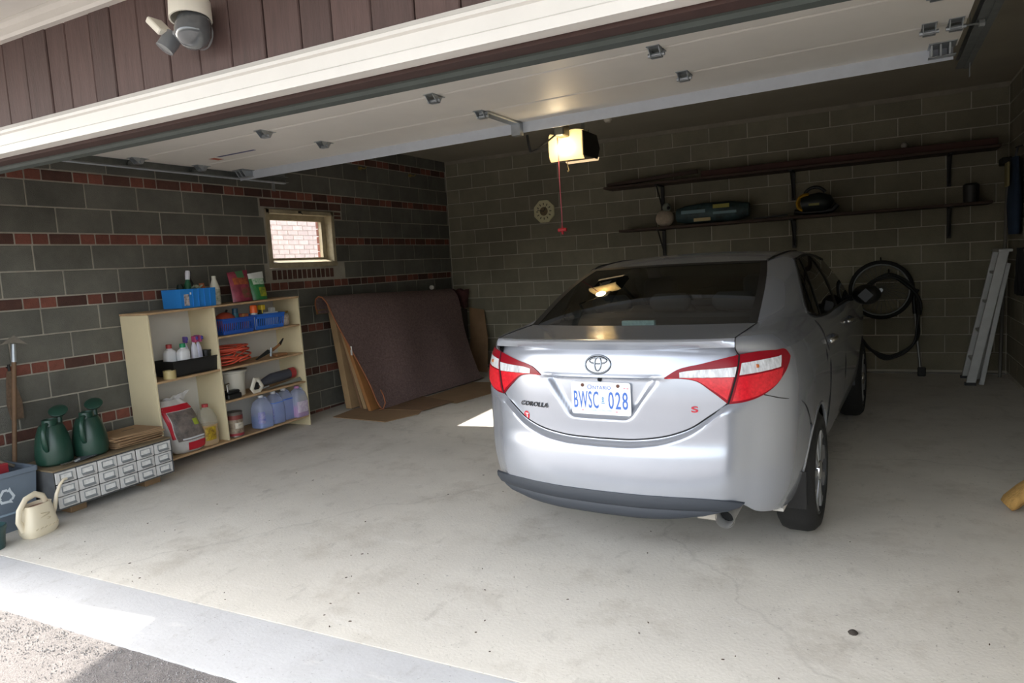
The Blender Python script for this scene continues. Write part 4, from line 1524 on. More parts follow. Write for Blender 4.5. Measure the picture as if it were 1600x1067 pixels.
# bicycle wheel, hose loops and crowbar on the back wall behind the car
bw = thing('bicycle_wheel', 'spoked bicycle wheel hung low on the back block wall beyond the car', 'wheel', (0.02, 8.98, 1.02))
b = MB(); b.tube([(0.31 * math.cos(a), 0, 0.31 * math.sin(a)) for a in [2 * PI * k / 40 for k in range(40)]], 0.022, 8, closed=True); b.build('tyre', M_tyre, bw, smooth=180)
b = MB(); b.tube([(0.285 * math.cos(a), 0, 0.285 * math.sin(a)) for a in [2 * PI * k / 40 for k in range(40)]], 0.012, 6, closed=True); b.build('rim', M_dgalv, bw, smooth=180)
b = MB(); b.tube([(0, -0.045, 0), (0, 0.045, 0)], 0.022, 10); b.build('hub', M_galv, bw, smooth=60)
for k in range(28):
    a = 2 * PI * k / 28
    b = MB(); b.tube([(0.02 * math.cos(a + 1), -0.03 if k % 2 else 0.03, 0.02 * math.sin(a + 1)), (0.28 * math.cos(a), 0, 0.28 * math.sin(a))], 0.0022, 4); b.build('spoke', M_dgalv, bw)
b = MB(); b.tube([(0, 0.0, 0.29), (0, 0.09, 0.32), (0, 0.11, 0.36)], 0.008, 6); b.build('wall_hook', M_iron, bw)
b = MB()
pts = []
for k in range(150):
    a = 2 * PI * k / 44
    pts.append((0.30 * math.cos(a) + 0.02 * math.sin(k * 0.7), -0.03 + 0.012 * (k % 44) / 44 + 0.02 * (k // 44), 0.46 * math.sin(a) + 0.02 * math.cos(k * 0.31)))
b.tube(pts, 0.013, 6)
hs = b.build('garden_hose', mat('black_hose', '#171a18', 0.5), smooth=180, loc=(0.10, 8.90, 0.72))
tag(hs, 'black hose looped on the back wall below the bicycle wheel', 'hose')
b = MB(); b.tube([(0, -0.03, 0.46), (0, 0.10, 0.49), (0, 0.16, 0.52)], 0.009, 6); b.build('wall_hook', M_iron, hs)
cb = thing('long_hoe', 'long-handled dark hoe leaning on the back wall beside the hose', 'garden tool', (0.405, 8.90, fz(8.9)))
b = MB(); b.tube([(0.0, 0, 0.04), (-0.05, 0.13, 0.68)], 0.013, 8); b.build('shaft', mat('grey_steel_shaft', '#8c8c88', 0.4, metal=0.7), cb, smooth=60)
b = MB(); b.tube([(-0.05, 0.13, 0.68), (-0.062, 0.15, 0.86), (-0.02, 0.155, 0.95)], 0.02, 8); b.build('grip', M_black, cb, smooth=60)
b = MB(); b.box((-0.03, -0.03, 0.0), (0.05, 0.01, 0.10)); b.build('blade', M_iron, cb, bevel=0.008)

# ------------------------------------------------------------------ right-hand corner: ladder, hanging things, broom
ld = thing('step_ladder', 'folded aluminium step ladder leaning in the dark right corner', 'ladder', (0.82, 8.62, fz(8.6)))
M_alu = mat('ladder_aluminium', '#b9bbb9', 0.4, metal=0.35, var=0.1, scale=10)
dx = 0.27
def lrail(y, x0, x1, z1, w, name='rail', m=None):
    b = MB()
    b.bar((x0, y, 0.0), (x1, y, z1), 0.03, w, (1, 0, 0.2))
    return b.build(name, m or M_alu, ld, bevel=0.004)
lrail(-0.21, 0.0, dx, 1.34, 0.085)
lrail(0.21, 0.0, dx, 1.34, 0.085)
lrail(-0.16, 0.10, dx + 0.04, 1.22, 0.045, 'rear_rail')
lrail(0.16, 0.10, dx + 0.04, 1.22, 0.045, 'rear_rail')
for k in range(4):
    t = 0.18 + k * 0.22
    b = MB()
    b.box((dx * t - 0.03, -0.2, 1.34 * t - 0.012), (dx * t + 0.05, 0.2, 1.34 * t + 0.012))
    b.build('step', M_alu, ld, bevel=0.003)
b = MB(); b.box((dx - 0.05, -0.23, 1.33), (dx + 0.07, 0.23, 1.36)); b.build('top_cap', M_alu, ld, bevel=0.006)
for y in (-0.21, 0.21):
    b = MB(); b.box((-0.05, y - 0.022, -0.0), (0.05, y + 0.022, 0.03)); b.build('foot', M_black, ld)
pr = thing('long_pole', 'grey pole standing upright against the right wall by the ladder', 'pole', (1.13, 8.90, fz(8.9)))
b = MB(); b.tube([(0, 0, 0), (0.05, 0.0, 2.25)], 0.016, 8); b.build('shaft', mat('weathered_pole', '#6d6a64', 0.7), pr, smooth=60)
b = MB(); b.box((-0.02, -0.12, 2.2), (0.065, 0.12, 2.27)); b.build('pole_head', M_iron, pr, bevel=0.006)
bb = thing('blue_bag', 'dark blue bag with a yellowish flap hung on the right wall', 'bag', (1.15, 8.28, 1.55))
rows = []
for k in range(9):
    z = 0.72 * k / 8
    w = 0.16 * (0.75 + 0.35 * math.sin(PI * (k + 1) / 10))
    rows.append([Vector((-0.06 * (1 - 0.5 * abs(k - 3) / 5) * math.cos(a), w * math.sin(a), z)) for a in [2 * PI * j / 14 for j in range(14)]])
b = MB(); b.grid(rows, closed=True); b.f.append(list(range(14))[::-1]); b.f.append(list(range(14 * 8, 14 * 9))); b.build('bag_body', mat('navy_cloth', '#22344a', 0.85, var=0.25, scale=9), bb, smooth=60)
b = MB(); b.box((-0.075, -0.12, 0.45), (-0.055, 0.06, 0.68)); b.build('flap', mat('yellowed_cloth', '#8a8058', 0.9), bb, bevel=0.008)
b = MB(); b.tube([(-0.0, -0.06, 0.7), (0.02, 0, 0.82), (-0.0, 0.06, 0.7)], 0.008, 6); b.build('strap', mat('strap_grey', '#5a5c60', 0.8), bb, smooth=180)
b = MB(); b.tube([(0.0, 0, 0.81), (0.065, 0, 0.83)], 0.007, 6); b.build('wall_hook', M_iron, bb)
rg = thing('dark_rag', 'black cloth hanging on the right wall below the blue bag', 'cloth', (1.17, 8.05, 0.98))
rows = [[Vector((0.02 * math.sin(j * 1.3 + k * 0.5) - 0.01, -0.13 + 0.26 * j / 8 * (0.7 + 0.3 * (1 - k / 6)), 0.44 * k / 6)) for j in range(9)] for k in range(7)]
b = MB(); b.slab(rows, (0.008, 0, 0)); b.build('cloth', mat('black_cloth', '#1a1b1d', 0.95), rg, smooth=60)
b = MB(); b.tube([(0.0, -0.03, 0.43), (0.05, -0.03, 0.45)], 0.007, 6); b.build('nail', M_iron, rg)

br = thing('corn_broom', 'straw corn broom lying askew on the floor at the right edge', 'broom', (0.66, 4.72, fz(4.7)))
M_straw = mat('broom_straw', '#b08a4e', 0.9, var=0.35, scale=30, stretch=(1, 1, 0.2), bump=0.5, bscale=120)
D = Vector((0.40, 0.05, 0.42)).normalized()
B0 = Vector((-0.02, 0.0, 0.035))
rows = []
for t, w, h in ((0.0, 0.075, 0.035), (0.03, 0.085, 0.045), (0.12, 0.08, 0.045), (0.22, 0.058, 0.036), (0.30, 0.035, 0.028), (0.34, 0.028, 0.026)):
    c = B0 + D * t
    u = Vector((0.2, -1, 0.2)).normalized()
    u = (u - D * u.dot(D)).normalized()
    v = D.cross(u)
    rows.append([c + u * (w * math.cos(a)) + v * (h * math.sin(a)) for a in [2 * PI * j / 18 for j in range(18)]])
b = MB(); b.grid(rows, closed=True); b.f.append(list(range(18))[::-1]); b.build('bristles', M_straw, br, smooth=50)
for t in (0.24, 0.275, 0.31):
    c = B0 + D * t
    w = 0.054 - (t - 0.24) * 0.33
    b = MB(); b.tube([c + u * (w * math.cos(a)) + v * (w * 0.68 * math.sin(a)) for a in [2 * PI * j / 18 for j in range(18)]], 0.005, 6, closed=True); b.build('binding', mat('broom_twine', '#6e3a30', 0.8), br, smooth=180)
b = MB(); b.tube([B0 + D * 0.30, B0 + D * 0.78], 0.014, 10); b.build('handle', mat('broom_handle', '#b59a6a', 0.6), br, smooth=60)

# ------------------------------------------------------------------ rug, boards and cardboard by the left wall
M_ply = mat('raw_fibreboard', '#ad8f68', 0.8, var=0.15, scale=6, rand=0.1)
M_plyb = mat('orange_brown_board', '#a3703f', 0.75, var=0.15, scale=6)
def board(y0, y1, xb, xt, zt, th, m, label, drop=0.0):
    b = MB()
    z0 = fz(y0) + 0.012
    d = Vector((xt - xb, 0, zt - z0)).normalized()
    n = Vector((d.z, 0, -d.x)) * th
    zb_ = fz(y1) + 0.012
    p = [Vector((xb, y0, z0)), Vector((xt, y0, zt)), Vector((xt, y0, zt)) - n, Vector((xb, y0, z0)) - n]
    q = [v_ + Vector((0, y1 - y0, zb_ - z0)) for v_ in p]
    p[3].z = max(p[3].z, z0); p[0].z = z0
    i = [b.pt(v_) for v_ in p + q]
    for f_ in ((3, 2, 1, 0), (4, 5, 6, 7), (0, 1, 5, 4), (1, 2, 6, 5), (2, 3, 7, 6), (3, 0, 4, 7)):
        b.f.append([i[k] for k in f_])
    return tag(b.build('leaning_board', m, bevel=0.003), label, 'board', 'boards stacked under the brown rug')
board(6.20, 7.3, -5.36, -5.52, 1.24, 0.085, M_ply, 'tall pale board against the wall, rearmost under the brown rug')
board(6.24, 7.3, -5.24, -5.46, 0.93, 0.03, mat('brown_board', '#7d5f44', 0.8), 'thin brown board second from the wall under the rug')
board(6.22, 7.3, -5.16, -5.41, 0.90, 0.05, M_ply, 'low pale board leaning in the middle of the stack under the rug')
board(6.14, 7.3, -5.03, -5.40, 1.13, 0.045, M_plyb, 'orange-brown edged board leaning directly behind the rug')
# rug: draped sheet, hanging over the boards and down to the floor
RP = [(-5.575, 1.13), (-5.60, 1.22), (-5.58, 1.30), (-5.52, 1.325), (-5.44, 1.27), (-5.36, 1.10), (-5.27, 0.85), (-5.16, 0.55), (-5.06, 0.28), (-4.985, 0.07), (-4.95, 0.022)]
prof = spline([Vector((x, 0, z)) for x, z in RP], 30)
rows = []
for k in range(31):
    t = k / 30
    y0 = 6.02 + 0.20 * sstep(0.2, 1.0, t)
    y1 = 8.72 - 0.55 * sstep(0.25, 1.0, t)
    r = []
    for j in range(33):
        s_ = j / 32
        y = y0 + (y1 - y0) * s_
        sag = 0.07 * s_ * (1 - t)
        fold = 0.018 * math.sin(s_ * 15 + t * 3.5) * sstep(0.25, 0.6, t) * sstep(1.02, 0.8, t) + 0.012 * math.sin(s_ * 7 - t * 4)
        out = 0.22 * s_ * sstep(0.35, 1.0, t)
        r.append(Vector((max(prof[k].x + fold + out, -5.66), y, max(prof[k].z - sag + 0.5 * fold * (1 - t), fz(y) + 0.02))))
    rows.append(r)
M_rug = mat('brown_rug', '#8d7672', 0.97, var=0.35, scale=45, bump=0.9, bscale=140, c2='#66534f')
b = MB(); b.slab(rows, (-0.008, 0, -0.006))
rug = b.build('brown_rug', M_rug, smooth=60)
tag(rug, 'large brown rug draped over boards leaning on the left wall', 'rug')
b = MB(); b.tube([r[0] + Vector((0.002, -0.004, 0)) for r in rows] , 0.009, 6)
b.build('binding_edge', mat('orange_binding', '#9a6242', 0.85), rug, smooth=180)
b = MB()
b.tube([rows[30][0] + Vector(p) for p in ((0.0, 0.0, 0.22), (0.05, -0.02, 0.16), (0.075, -0.03, 0.08), (0.04, -0.03, 0.015), (-0.02, -0.03, 0.0))], 0.008, 6)
b.build('curled_binding', mat('orange_binding', '#9a6242', 0.85), rug, smooth=180)
b = MB(); q = rows[17][0]
b.box((q.x - 0.01, q.y - 0.014, q.z - 0.05), (q.x + 0.012, q.y - 0.010, q.z + 0.05))
b.build('price_tag', M_white, rug)
b = MB(); b.box((-5.60, 6.015, 1.12), (-5.585, 6.25, 1.17))
b.build('underside_lining', mat('rug_backing', '#8b7440', 0.9), rug)

# folded things in the far corner, cardboard on the back wall and on the floor
M_card = mat('cardboard', '#9c7f5e', 0.9, var=0.12, scale=5, rand=0.12)
M_cardd = mat('brown_cardboard', '#86694c', 0.9, var=0.15, scale=5, rand=0.1)
b = MB(); b.slab([[Vector((-5.30, 8.72, fz(8.72) + 0.005)), Vector((-4.93, 8.62, fz(8.62) + 0.005))], [Vector((-5.36, 8.94, 0.55)), Vector((-5.05, 8.90, 0.53))], [Vector((-5.42, 9.05, 0.96)), Vector((-5.17, 9.045, 0.92))]], (0, 0.012, 0))
tag(b.build('cardboard_sheet', M_cardd), 'tall brown cardboard sheet leaning on the back wall beside the rug', 'cardboard')
b = MB()
rows2 = [[Vector((-5.66 + 0.30 * j / 6, 8.86 + 0.03 * math.sin(j * 1.7 + k), 0.975 + 0.26 * k / 4 + 0.02 * math.sin(j * 2.1))) for j in range(7)] for k in range(5)]
b.slab(rows2, (0, 0.09, 0))
tag(b.build('maroon_cloth', mat('maroon_cloth', '#4b2a28', 0.95, var=0.3, scale=12), smooth=70), 'folded maroon cloth piled in the back corner above the rug', 'cloth')
b = MB(); b.box((-5.68, 8.78, 0.065), (-5.45, 9.04, 0.945))
tag(b.build('dark_carton', mat('dark_carton', '#3b332d', 0.9), bevel=0.006), 'dark carton standing in the back left corner behind the rug', 'box')
b = MB(); b.ball((0, 0, 0.02), 0.035, 8, 6, (1.1, 0.8, 0.9))
tag(b.build('crumpled_paper', mat('paper_white', '#b8b5ae', 0.9), loc=(-5.49, 8.20, 1.285)), 'crumpled white paper lying on top of the brown rug', 'paper')
def flat(poly, label, lift, m):
    b = MB()
    p = [Vector((x, y, fz(y) + 0.002 + lift)) for x, y in poly]
    b.prism(p, (0, 0, 0.006))
    return tag(b.build('flat_cardboard', m), label, 'cardboard', 'flattened cartons on the floor by the rug')
import_pts = None
flat([(-5.32, 5.83), (-4.55, 5.76), (-4.40, 6.15), (-4.55, 6.5), (-4.95, 6.6), (-5.35, 6.25)], 'flattened carton on the floor nearest the white shelf unit', 0.0, M_card)
flat([(-4.95, 6.25), (-4.42, 6.28), (-4.33, 6.75), (-4.9, 6.95)], 'flattened carton on the floor in front of the rug centre', 0.008, M_cardd)
flat([(-4.85, 6.8), (-4.27, 6.72), (-4.12, 7.3), (-4.3, 7.95), (-4.75, 7.9)], 'flattened carton on the floor nearest the car', 0.0, M_card)
for y in (7.11, 8.17):
    b = MB()
    b.tube([(0, 0, 0), (0.03, 0, 0), (0.05, 0.03, -0.01), (0.045, 0.07, 0.015)], 0.008, 6)
    b.box((-0.001, -0.03, -0.02), (0.006, 0.03, 0.02))
    tag(b.build('wall_hook', mat('brass_hook', '#8a7640', 0.5, metal=0.4), loc=(XL, y, 2.845)), 'yellow metal hook high on the left wall ' + ('nearer the garage door' if y < 8 else 'nearer the back corner'), 'hook', 'hooks high on the left wall')

# ------------------------------------------------------------------ motion sensor light on the siding
ml = thing('security_light', 'twin-head white and grey security light on the brown siding', 'light fixture', (-2.20, 1.905, 2.435))
M_gl = mat('clear_grey_shell', '#8b8d8f', 0.25, coat=0.5)
M_ivory = mat('ivory_plastic', '#e4e0d2', 0.4)
b = MB(); b.lathe([(0.055, 0), (0.055, 0.02), (0.045, 0.035), (0, 0.035)], 20, (0, 0, 0), Vector((0, -1, 0)).to_track_quat('Z', 'Y')); b.build('wall_plate', M_gl, ml, smooth=40)
q = Vector((0.12, -0.35, -0.9)).to_track_quat('Z', 'Y')
b = MB(); b.lathe([(0.045, -0.05), (0.058, -0.02), (0.062, 0.02), (0.056, 0.05), (0.03, 0.075), (0, 0.08)], 20, (0.055, -0.085, -0.005), q); b.build('lamp_globe', mat('smoky_globe', '#55585a', 0.08, coat=0.8), ml, smooth=50)
b = MB(); b.lathe([(0.066, -0.055), (0.07, -0.05), (0.072, 0.015), (0.066, 0.015), (0.064, -0.045), (0, -0.05)], 24, (0.045, -0.085, 0.035), Vector((0.1, -0.12, -1)).to_track_quat('Z', 'Y')); b.build('lamp_hood', M_ivory, ml, smooth=40)
b = MB(); b.tube([(0, -0.03, 0), (-0.02, -0.07, -0.005), (-0.05, -0.08, -0.01)], 0.016, 8); b.build('arm', M_gl, ml, smooth=60)
b = MB(); b.lathe([(0.03, -0.03), (0.034, 0.0), (0.032, 0.035), (0.0, 0.038)], 16, (-0.075, -0.085, -0.03), Vector((-0.3, -0.5, -0.8)).to_track_quat('Z', 'Y')); b.build('sensor_eye', mat('sensor_grey', '#6a6d70', 0.2, coat=0.5), ml, smooth=50)
b = MB(); b.M = Matrix.Translation((-0.10, -0.10, 0.02)) @ Matrix.Rotation(0.75, 4, 'Y'); b.box((-0.045, -0.03, -0.012), (0.04, 0.03, 0.012)); b.build('sensor_hood', M_ivory, ml, bevel=0.004)
b = MB(); b.ball((0.02, -0.085, 0.02), 0.03, 10, 8); b.build('knuckle', M_gl, ml, smooth=180)

# ------------------------------------------------------------------ cream bookcase and what it holds
M_cream = mat('cream_laminate', '#d8cba6', 0.45, var=0.06, scale=3)
M_edge = mat('worn_shelf_edge', '#b99a74', 0.7, var=0.2, scale=12)
M_backp = mat('white_backing', '#d5d3cb', 0.6, var=0.05, scale=3)
SX0, SX1, SY0, SY1 = -5.685, -5.334, 3.79, 5.515
SYD = 4.46
bk = thing('bookcase', 'cream laminate bookcase of six open compartments against the left wall', 'bookcase', (SX0, SY0, fz(SY0)), rot=(0.0186, 0, 0))
DPT, LEN = SX1 - SX0, SY1 - SY0
def part(name, a, b_, m, bev=0.002):
    k = MB(); k.box(a, b_); return k.build(name, m, bk, bevel=bev)
part('side_panel', (0, 0, 0), (DPT, 0.018, 1.345), M_cream)
part('side_panel', (0, LEN - 0.018, 0), (DPT, LEN, 1.345), M_cream)
part('divider', (0.008, SYD - SY0 - 0.009, 0.115), (DPT - 0.002, SYD - SY0 + 0.009, 1.345), M_cream)
part('top_panel', (0, -0.004, 1.346), (DPT + 0.006, LEN + 0.004, 1.364), M_edge)
part('bottom_shelf', (0.008, 0.018, 0.095), (DPT, LEN - 0.018, 0.113), M_edge)
part('shelf', (0.008, 0.018, 0.765), (DPT, SYD - SY0 - 0.009, 0.783), M_edge)
for z in (1.058, 0.760, 0.458):
    part('shelf', (0.008, SYD - SY0 + 0.009, z), (DPT, LEN - 0.018, z + 0.018), M_edge)
part('back_panel', (0.001, 0.018, 0.115), (0.007, SYD - SY0, 1.345), M_backp)
part('back_panel', (0.001, SYD - SY0 + 0.01, 0.115), (0.007, LEN - 0.018, 1.345), M_backp)
def sz(h, y):           # height of a shelf surface, following the tilt of the slab
    return fz(SY0) + h + 0.0186 * (y - SY0) + 0.0015
H_TOP, H_L, H_A, H_B, H_C, H_BOT = 1.364, 0.783, 1.076, 0.778, 0.476, 0.113

def lobj(name, prof, m, parent, n=20, o=(0, 0, 0), sq=None, smooth=40, ax=None):
    b = MB(); b.lathe(prof, n, o, ax, sq); return b.build(name, m, parent, smooth=smooth)
def labelband(parent, r, z0, z1, a0, a1, m, name='paper_label', n=8, sq=None):
    rows = []
    for z in (z0, z1):
        r_ = []
        for k in range(n + 1):
            a = a0 + (a1 - a0) * k / n
            x, y = math.cos(a), math.sin(a)
            if sq:
                e = 2.0 / sq[0]
                x = math.copysign(abs(x) ** e, x) * sq[1]
                y = math.copysign(abs(y) ** e, y) * sq[2]
            r_.append(Vector((r * x, r * y, z)))
        rows.append(r_)
    b = MB(); b.grid(rows); return b.build(name, m, parent, smooth=180)
def open_box(b, x0, y0, x1, y1, h, t, flare=0.0, z0=0.0):
    """tray with walls of thickness t, mouth wider by flare"""
    def ring(d, z, f):
        return [Vector((x0 + d - f, y0 + d - f, z)), Vector((x1 - d + f, y0 + d - f, z)), Vector((x1 - d + f, y1 - d + f, z)), Vector((x0 + d - f, y1 - d + f, z))]
    R = [ring(0, z0, 0), ring(0, h, flare), ring(t, h, flare), ring(t, z0 + t, 0)]
    b.grid(R, closed=True)
    b.poly(R[0][::-1]); b.poly(R[3])
    return b

M_blue = mat('blue_crate_plastic', '#2b82cf', 0.4)
M_navy = mat('blue_basket_plastic', '#2c58b0', 0.4)
M_wplas = mat('white_bottle_plastic', '#e2e4e6', 0.4)
M_green = mat('green_cap', '#1c8a5a', 0.4)
M_dkgreen = mat('dark_green_plastic', '#1f5a3e', 0.35)
M_redcap = mat('red_cap', '#a83a3a', 0.4)
M_orange = mat('orange_plastic', '#e8682a', 0.4)
M_yellow = mat('yellow_plastic', '#d9bd30', 0.4)

# top: blue crate and its bottles
cy = 4.305
cr = thing('blue_crate', 'bright blue plastic crate of bottles on top of the bookcase', 'crate', (-5.48, cy, sz(H_TOP, cy)))
b = MB(); open_box(b, -0.12, -0.18, 0.12, 0.18, 0.165, 0.006, 0.004); b.build('crate_body', M_blue, cr)
for y in (-0.06, 0.0, 0.06, 0.12):
    b = MB(); b.box((0.119, y - 0.004, 0.008), (0.129, y + 0.004, 0.163)); b.build('rib', mat('blue_rib', '#2f83d8', 0.4), cr)
b = MB(); b.box((0.1205, -0.15, 0.02), (0.1245, -0.10, 0.12)); b.build('card_holder', mat('crate_window', '#3a2c3a', 0.5, var=0.6, scale=40, c2='#d8d0cc'), cr)
b = MB(); b.box((0.1225, -0.088, 0.115), (0.125, -0.075, 0.135)); b.build('sticker', M_wplas, cr)
def spray_bottle(name, loc, label, body, head, h, r, tilt=0.0, rz=0.0, sq=None, group=None, cat='bottle', noz=None):
    t = thing(name, label, cat, loc, group=group, rot=(0, tilt, rz))
    lobj('bottle_body', [(r * 0.95, 0), (r, 0.01), (r, h * 0.5), (r * 0.8, h * 0.66), (r * 0.36, h * 0.78), (r * 0.36, h * 0.82)], body, t, 16, sq=sq)
    b = MB(); b.box((-0.012, -0.011, h * 0.80), (0.042, 0.011, h * 0.97)); b.box((0.03, -0.008, h * 0.80), (0.038, 0.008, h * 0.92)); b.build('spray_head', head, t, bevel=0.005)
    if noz:
        b = MB(); b.box((0.042, -0.009, h * 0.87), (0.058, 0.009, h * 0.96)); b.build('nozzle', noz, t, bevel=0.003)
    return t
zc = sz(H_TOP, cy) + 0.008
t = thing('green_bottle', 'dark green bottle with white neck standing in the blue crate', 'bottle', (-5.44, 4.245, zc), rot=(-0.12, 0, 0))
lobj('bottle_body', [(0.03, 0), (0.032, 0.15), (0.03, 0.19), (0.018, 0.225), (0.018, 0.24)], M_dkgreen, t, 14)
lobj('white_neck', [(0.02, 0.24), (0.022, 0.30), (0.017, 0.32), (0, 0.32)], mat('grey_white', '#c9c9d0', 0.4), t, 12)
t = thing('black_bottle', 'tall dark pump bottle in the blue crate', 'bottle', (-5.52, 4.355, zc))
lobj('bottle_body', [(0.033, 0), (0.034, 0.2), (0.014, 0.25), (0.014, 0.28)], mat('near_black_plastic', '#1c1f20', 0.4), t, 14)
b = MB(); b.box((-0.01, -0.035, 0.28), (0.012, 0.02, 0.31)); b.build('pump', M_black, t, bevel=0.004)
t = thing('dark_jar', 'short dark round jar at the left end of the blue crate', 'jar', (-5.42, 4.175, zc))
lobj('jar_body', [(0.036, 0), (0.038, 0.14), (0.03, 0.18), (0.02, 0.20), (0, 0.20)], mat('black_green', '#15221e', 0.3), t, 14)
t = thing('copper_tin', 'small orange-brown tin at the right end of the blue crate', 'tin', (-5.44, 4.415, zc))
lobj('tin_body', [(0.034, 0), (0.034, 0.16), (0.022, 0.18), (0.022, 0.20), (0, 0.20)], mat('copper_label', '#a8603a', 0.5), t, 14)
b = MB(); b.slab([[Vector((-0.04 + 0.02 * i, -0.05 + 0.02 * j, 0.17 + 0.018 * math.sin(i * 2.1 + j * 1.3))) for j in range(6)] for i in range(5)], (0, 0, 0.003))
tag(b.build('paper_packet', mat('packet_print', '#c9cdbb', 0.6, var=0.5, scale=25, c2='#5f7a5a'), loc=(-5.42, 4.33, zc)), 'crumpled white printed packet lying in the blue crate', 'packet')
t = thing('white_spray_bottle', 'white spray bottle with green label beside the blue crate', 'bottle', (-5.43, 4.545, sz(H_TOP, 4.55)))
lobj('bottle_body', [(0.042, 0), (0.045, 0.01), (0.045, 0.15), (0.033, 0.19), (0.019, 0.235), (0.019, 0.262), (0.012, 0.265), (0, 0.265)], mat('ivory_bottle', '#cfcdbd', 0.45), t, 16)
labelband(t, 0.0458, 0.02, 0.14, -1.2, 1.2, mat('olive_print', '#5b6a4c', 0.5, var=0.6, scale=35, c2='#cfcdbd'))

def pouch(name, label, y, w, h, lean, m_front, m_head, m_pic, tilt):
    t = thing(name, label, 'bag', (-5.44, y, sz(H_TOP, y)), rot=(0, -lean, 0))
    def sheet(s_):
        rows = []
        for k in range(10):
            v = k / 9
            r_ = []
            for j in range(9):
                u = -1 + 2 * j / 8
                th = 0.045 * (1 - u * u) ** 0.5 * (1 - v ** 2.2) + 0.003
                r_.append(Vector((s_ * th + tilt * 0, w * u * (1 - 0.05 * math.sin(PI * v)) + 0.012 * (1 - v), h * v + (0.01 * u * (v > 0.9)))))
            rows.append(r_)
        return rows
    b = MB(); b.grid(sheet(1)); b.grid([r[::-1] for r in sheet(-1)]); b.build('pouch', m_front, t, smooth=60)
    f = sheet(1)
    def patch(nm, k0, k1, j0, j1, m):
        b = MB(); b.grid([[p + Vector((0.0025, 0, 0)) for p in r[j0:j1 + 1]] for r in f[k0:k1 + 1]]); b.build(nm, m, t, smooth=180)
    patch('top_print', 7, 9, 3 if m_head[1] else 0, 6 if m_head[1] else 8, m_head[0])
    patch('title_print', 5, 7, 1, 7, m_pic[0])
    patch('picture_print', 1, 4, 3, 8, m_pic[1])
    return t
pouch('bird_seed_bag', 'red-pink plastic pouch of garden product standing on the bookcase', 4.855, 0.122, 0.295, 0.12, mat('pink_red_film', '#a8465c', 0.3, var=0.35, scale=14, c2='#6e2a38'), (mat('green_print', '#4f7a54', 0.5), True), (mat('orange_print', '#c2703c', 0.4, var=0.5, scale=30, c2='#7a2f33'), mat('fruit_print', '#4a5a34', 0.5, var=0.8, scale=20, c2='#a83a50')), 0.0)
pouch('plant_food_bag', 'green and white pouch with yellow fruit picture on the bookcase', 5.065, 0.098, 0.27, 0.10, mat('green_film', '#2f7a44', 0.3, var=0.25, scale=16), (mat('white_film', '#d9dcd8', 0.4), False), (mat('green_title', '#3d9a58', 0.4, var=0.4, scale=40, c2='#e0e8dc'), mat('yellow_fruit_print', '#c8c23a', 0.4, var=0.6, scale=14, c2='#3a6a34')), 0.0)

# left, upper compartment: black tray with bottles; tape
ty = 4.22
zt = sz(H_L, ty)
tr = thing('black_tray', 'black plastic tray of cleaning bottles in the upper left compartment', 'tray', (-5.49, ty, zt))
b = MB(); open_box(b, -0.115, -0.225, 0.115, 0.225, 0.132, 0.006, 0.018); b.build('tray_body', mat('black_tray_plastic', '#17181a', 0.4), tr)
b = MB(); b.tube([Vector(p) for p in ((0.135, -0.245, 0.132), (0.135, 0.245, 0.132), (-0.135, 0.245, 0.132), (-0.135, -0.245, 0.132))], 0.006, 6, closed=True); b.build('rim', mat('black_tray_plastic', '#17181a', 0.4), tr)
for y, x, cm, lab in ((4.06, -5.50, M_redcap, 'white bottle with dark red cap at the left end of the black tray'), (4.135, -5.42, M_green, 'white bottle with green cap in front in the black tray')):
    t = thing('white_bottle', lab, 'bottle', (x, y, zt + 0.007), group='white bottles in the black tray')
    lobj('bottle_body', [(0.05, 0), (0.052, 0.01), (0.052, 0.19), (0.045, 0.21), (0.022, 0.225), (0.022, 0.235)], M_wplas, t, 18, sq=(4, 0.75, 1.0))
    lobj('cap', [(0.025, 0.235), (0.025, 0.268), (0.022, 0.27), (0, 0.27)], cm, t, 14)
for k, (y, x, hm, bm) in enumerate(((4.22, -5.50, '#5a3f8c', '#d9d8e6'), (4.265, -5.44, '#b4466e', '#dcdde8'), (4.31, -5.44, '#a84672', '#c9cbe0'), (4.345, -5.51, '#7a3a80', '#b5a850'))):
    lab = ['spray bottle with violet trigger at the back of the black tray', 'spray bottle with pink trigger, left of the front pair in the black tray', 'spray bottle with magenta trigger, right of the front pair in the black tray', 'yellowish spray bottle with purple trigger in the black tray'][k]
    spray_bottle('trigger_bottle', (x, y, zt + 0.007), lab, mat('spray_body' + bm, bm, 0.35), mat('trigger' + hm, hm, 0.4), 0.33, 0.032, 0, 0.2 * (k - 1), (3, 0.8, 1.0), 'trigger bottles in the black tray', noz=mat('nozzle_blue', '#4a3f90', 0.4))
t = thing('black_cup', 'short black cup at the right end of the black tray', 'cup', (-5.46, 4.40, zt + 0.007))
lobj('cup_body', [(0.035, 0), (0.044, 0.165), (0.048, 0.165), (0.048, 0.18), (0.0, 0.18)], M_black, t, 18)
b = MB(); b.lathe([(0.036, 0), (0.052, 0), (0.052, 0.072), (0.036, 0.072), (0.036, 0)], 24)
tp = b.build('tape_roll', mat('tan_tape', '#b7a673', 0.4), smooth=50, loc=(-5.385, 3.955, sz(H_L, 3.955)))
tag(tp, 'roll of tan packing tape on the left shelf edge', 'tape')

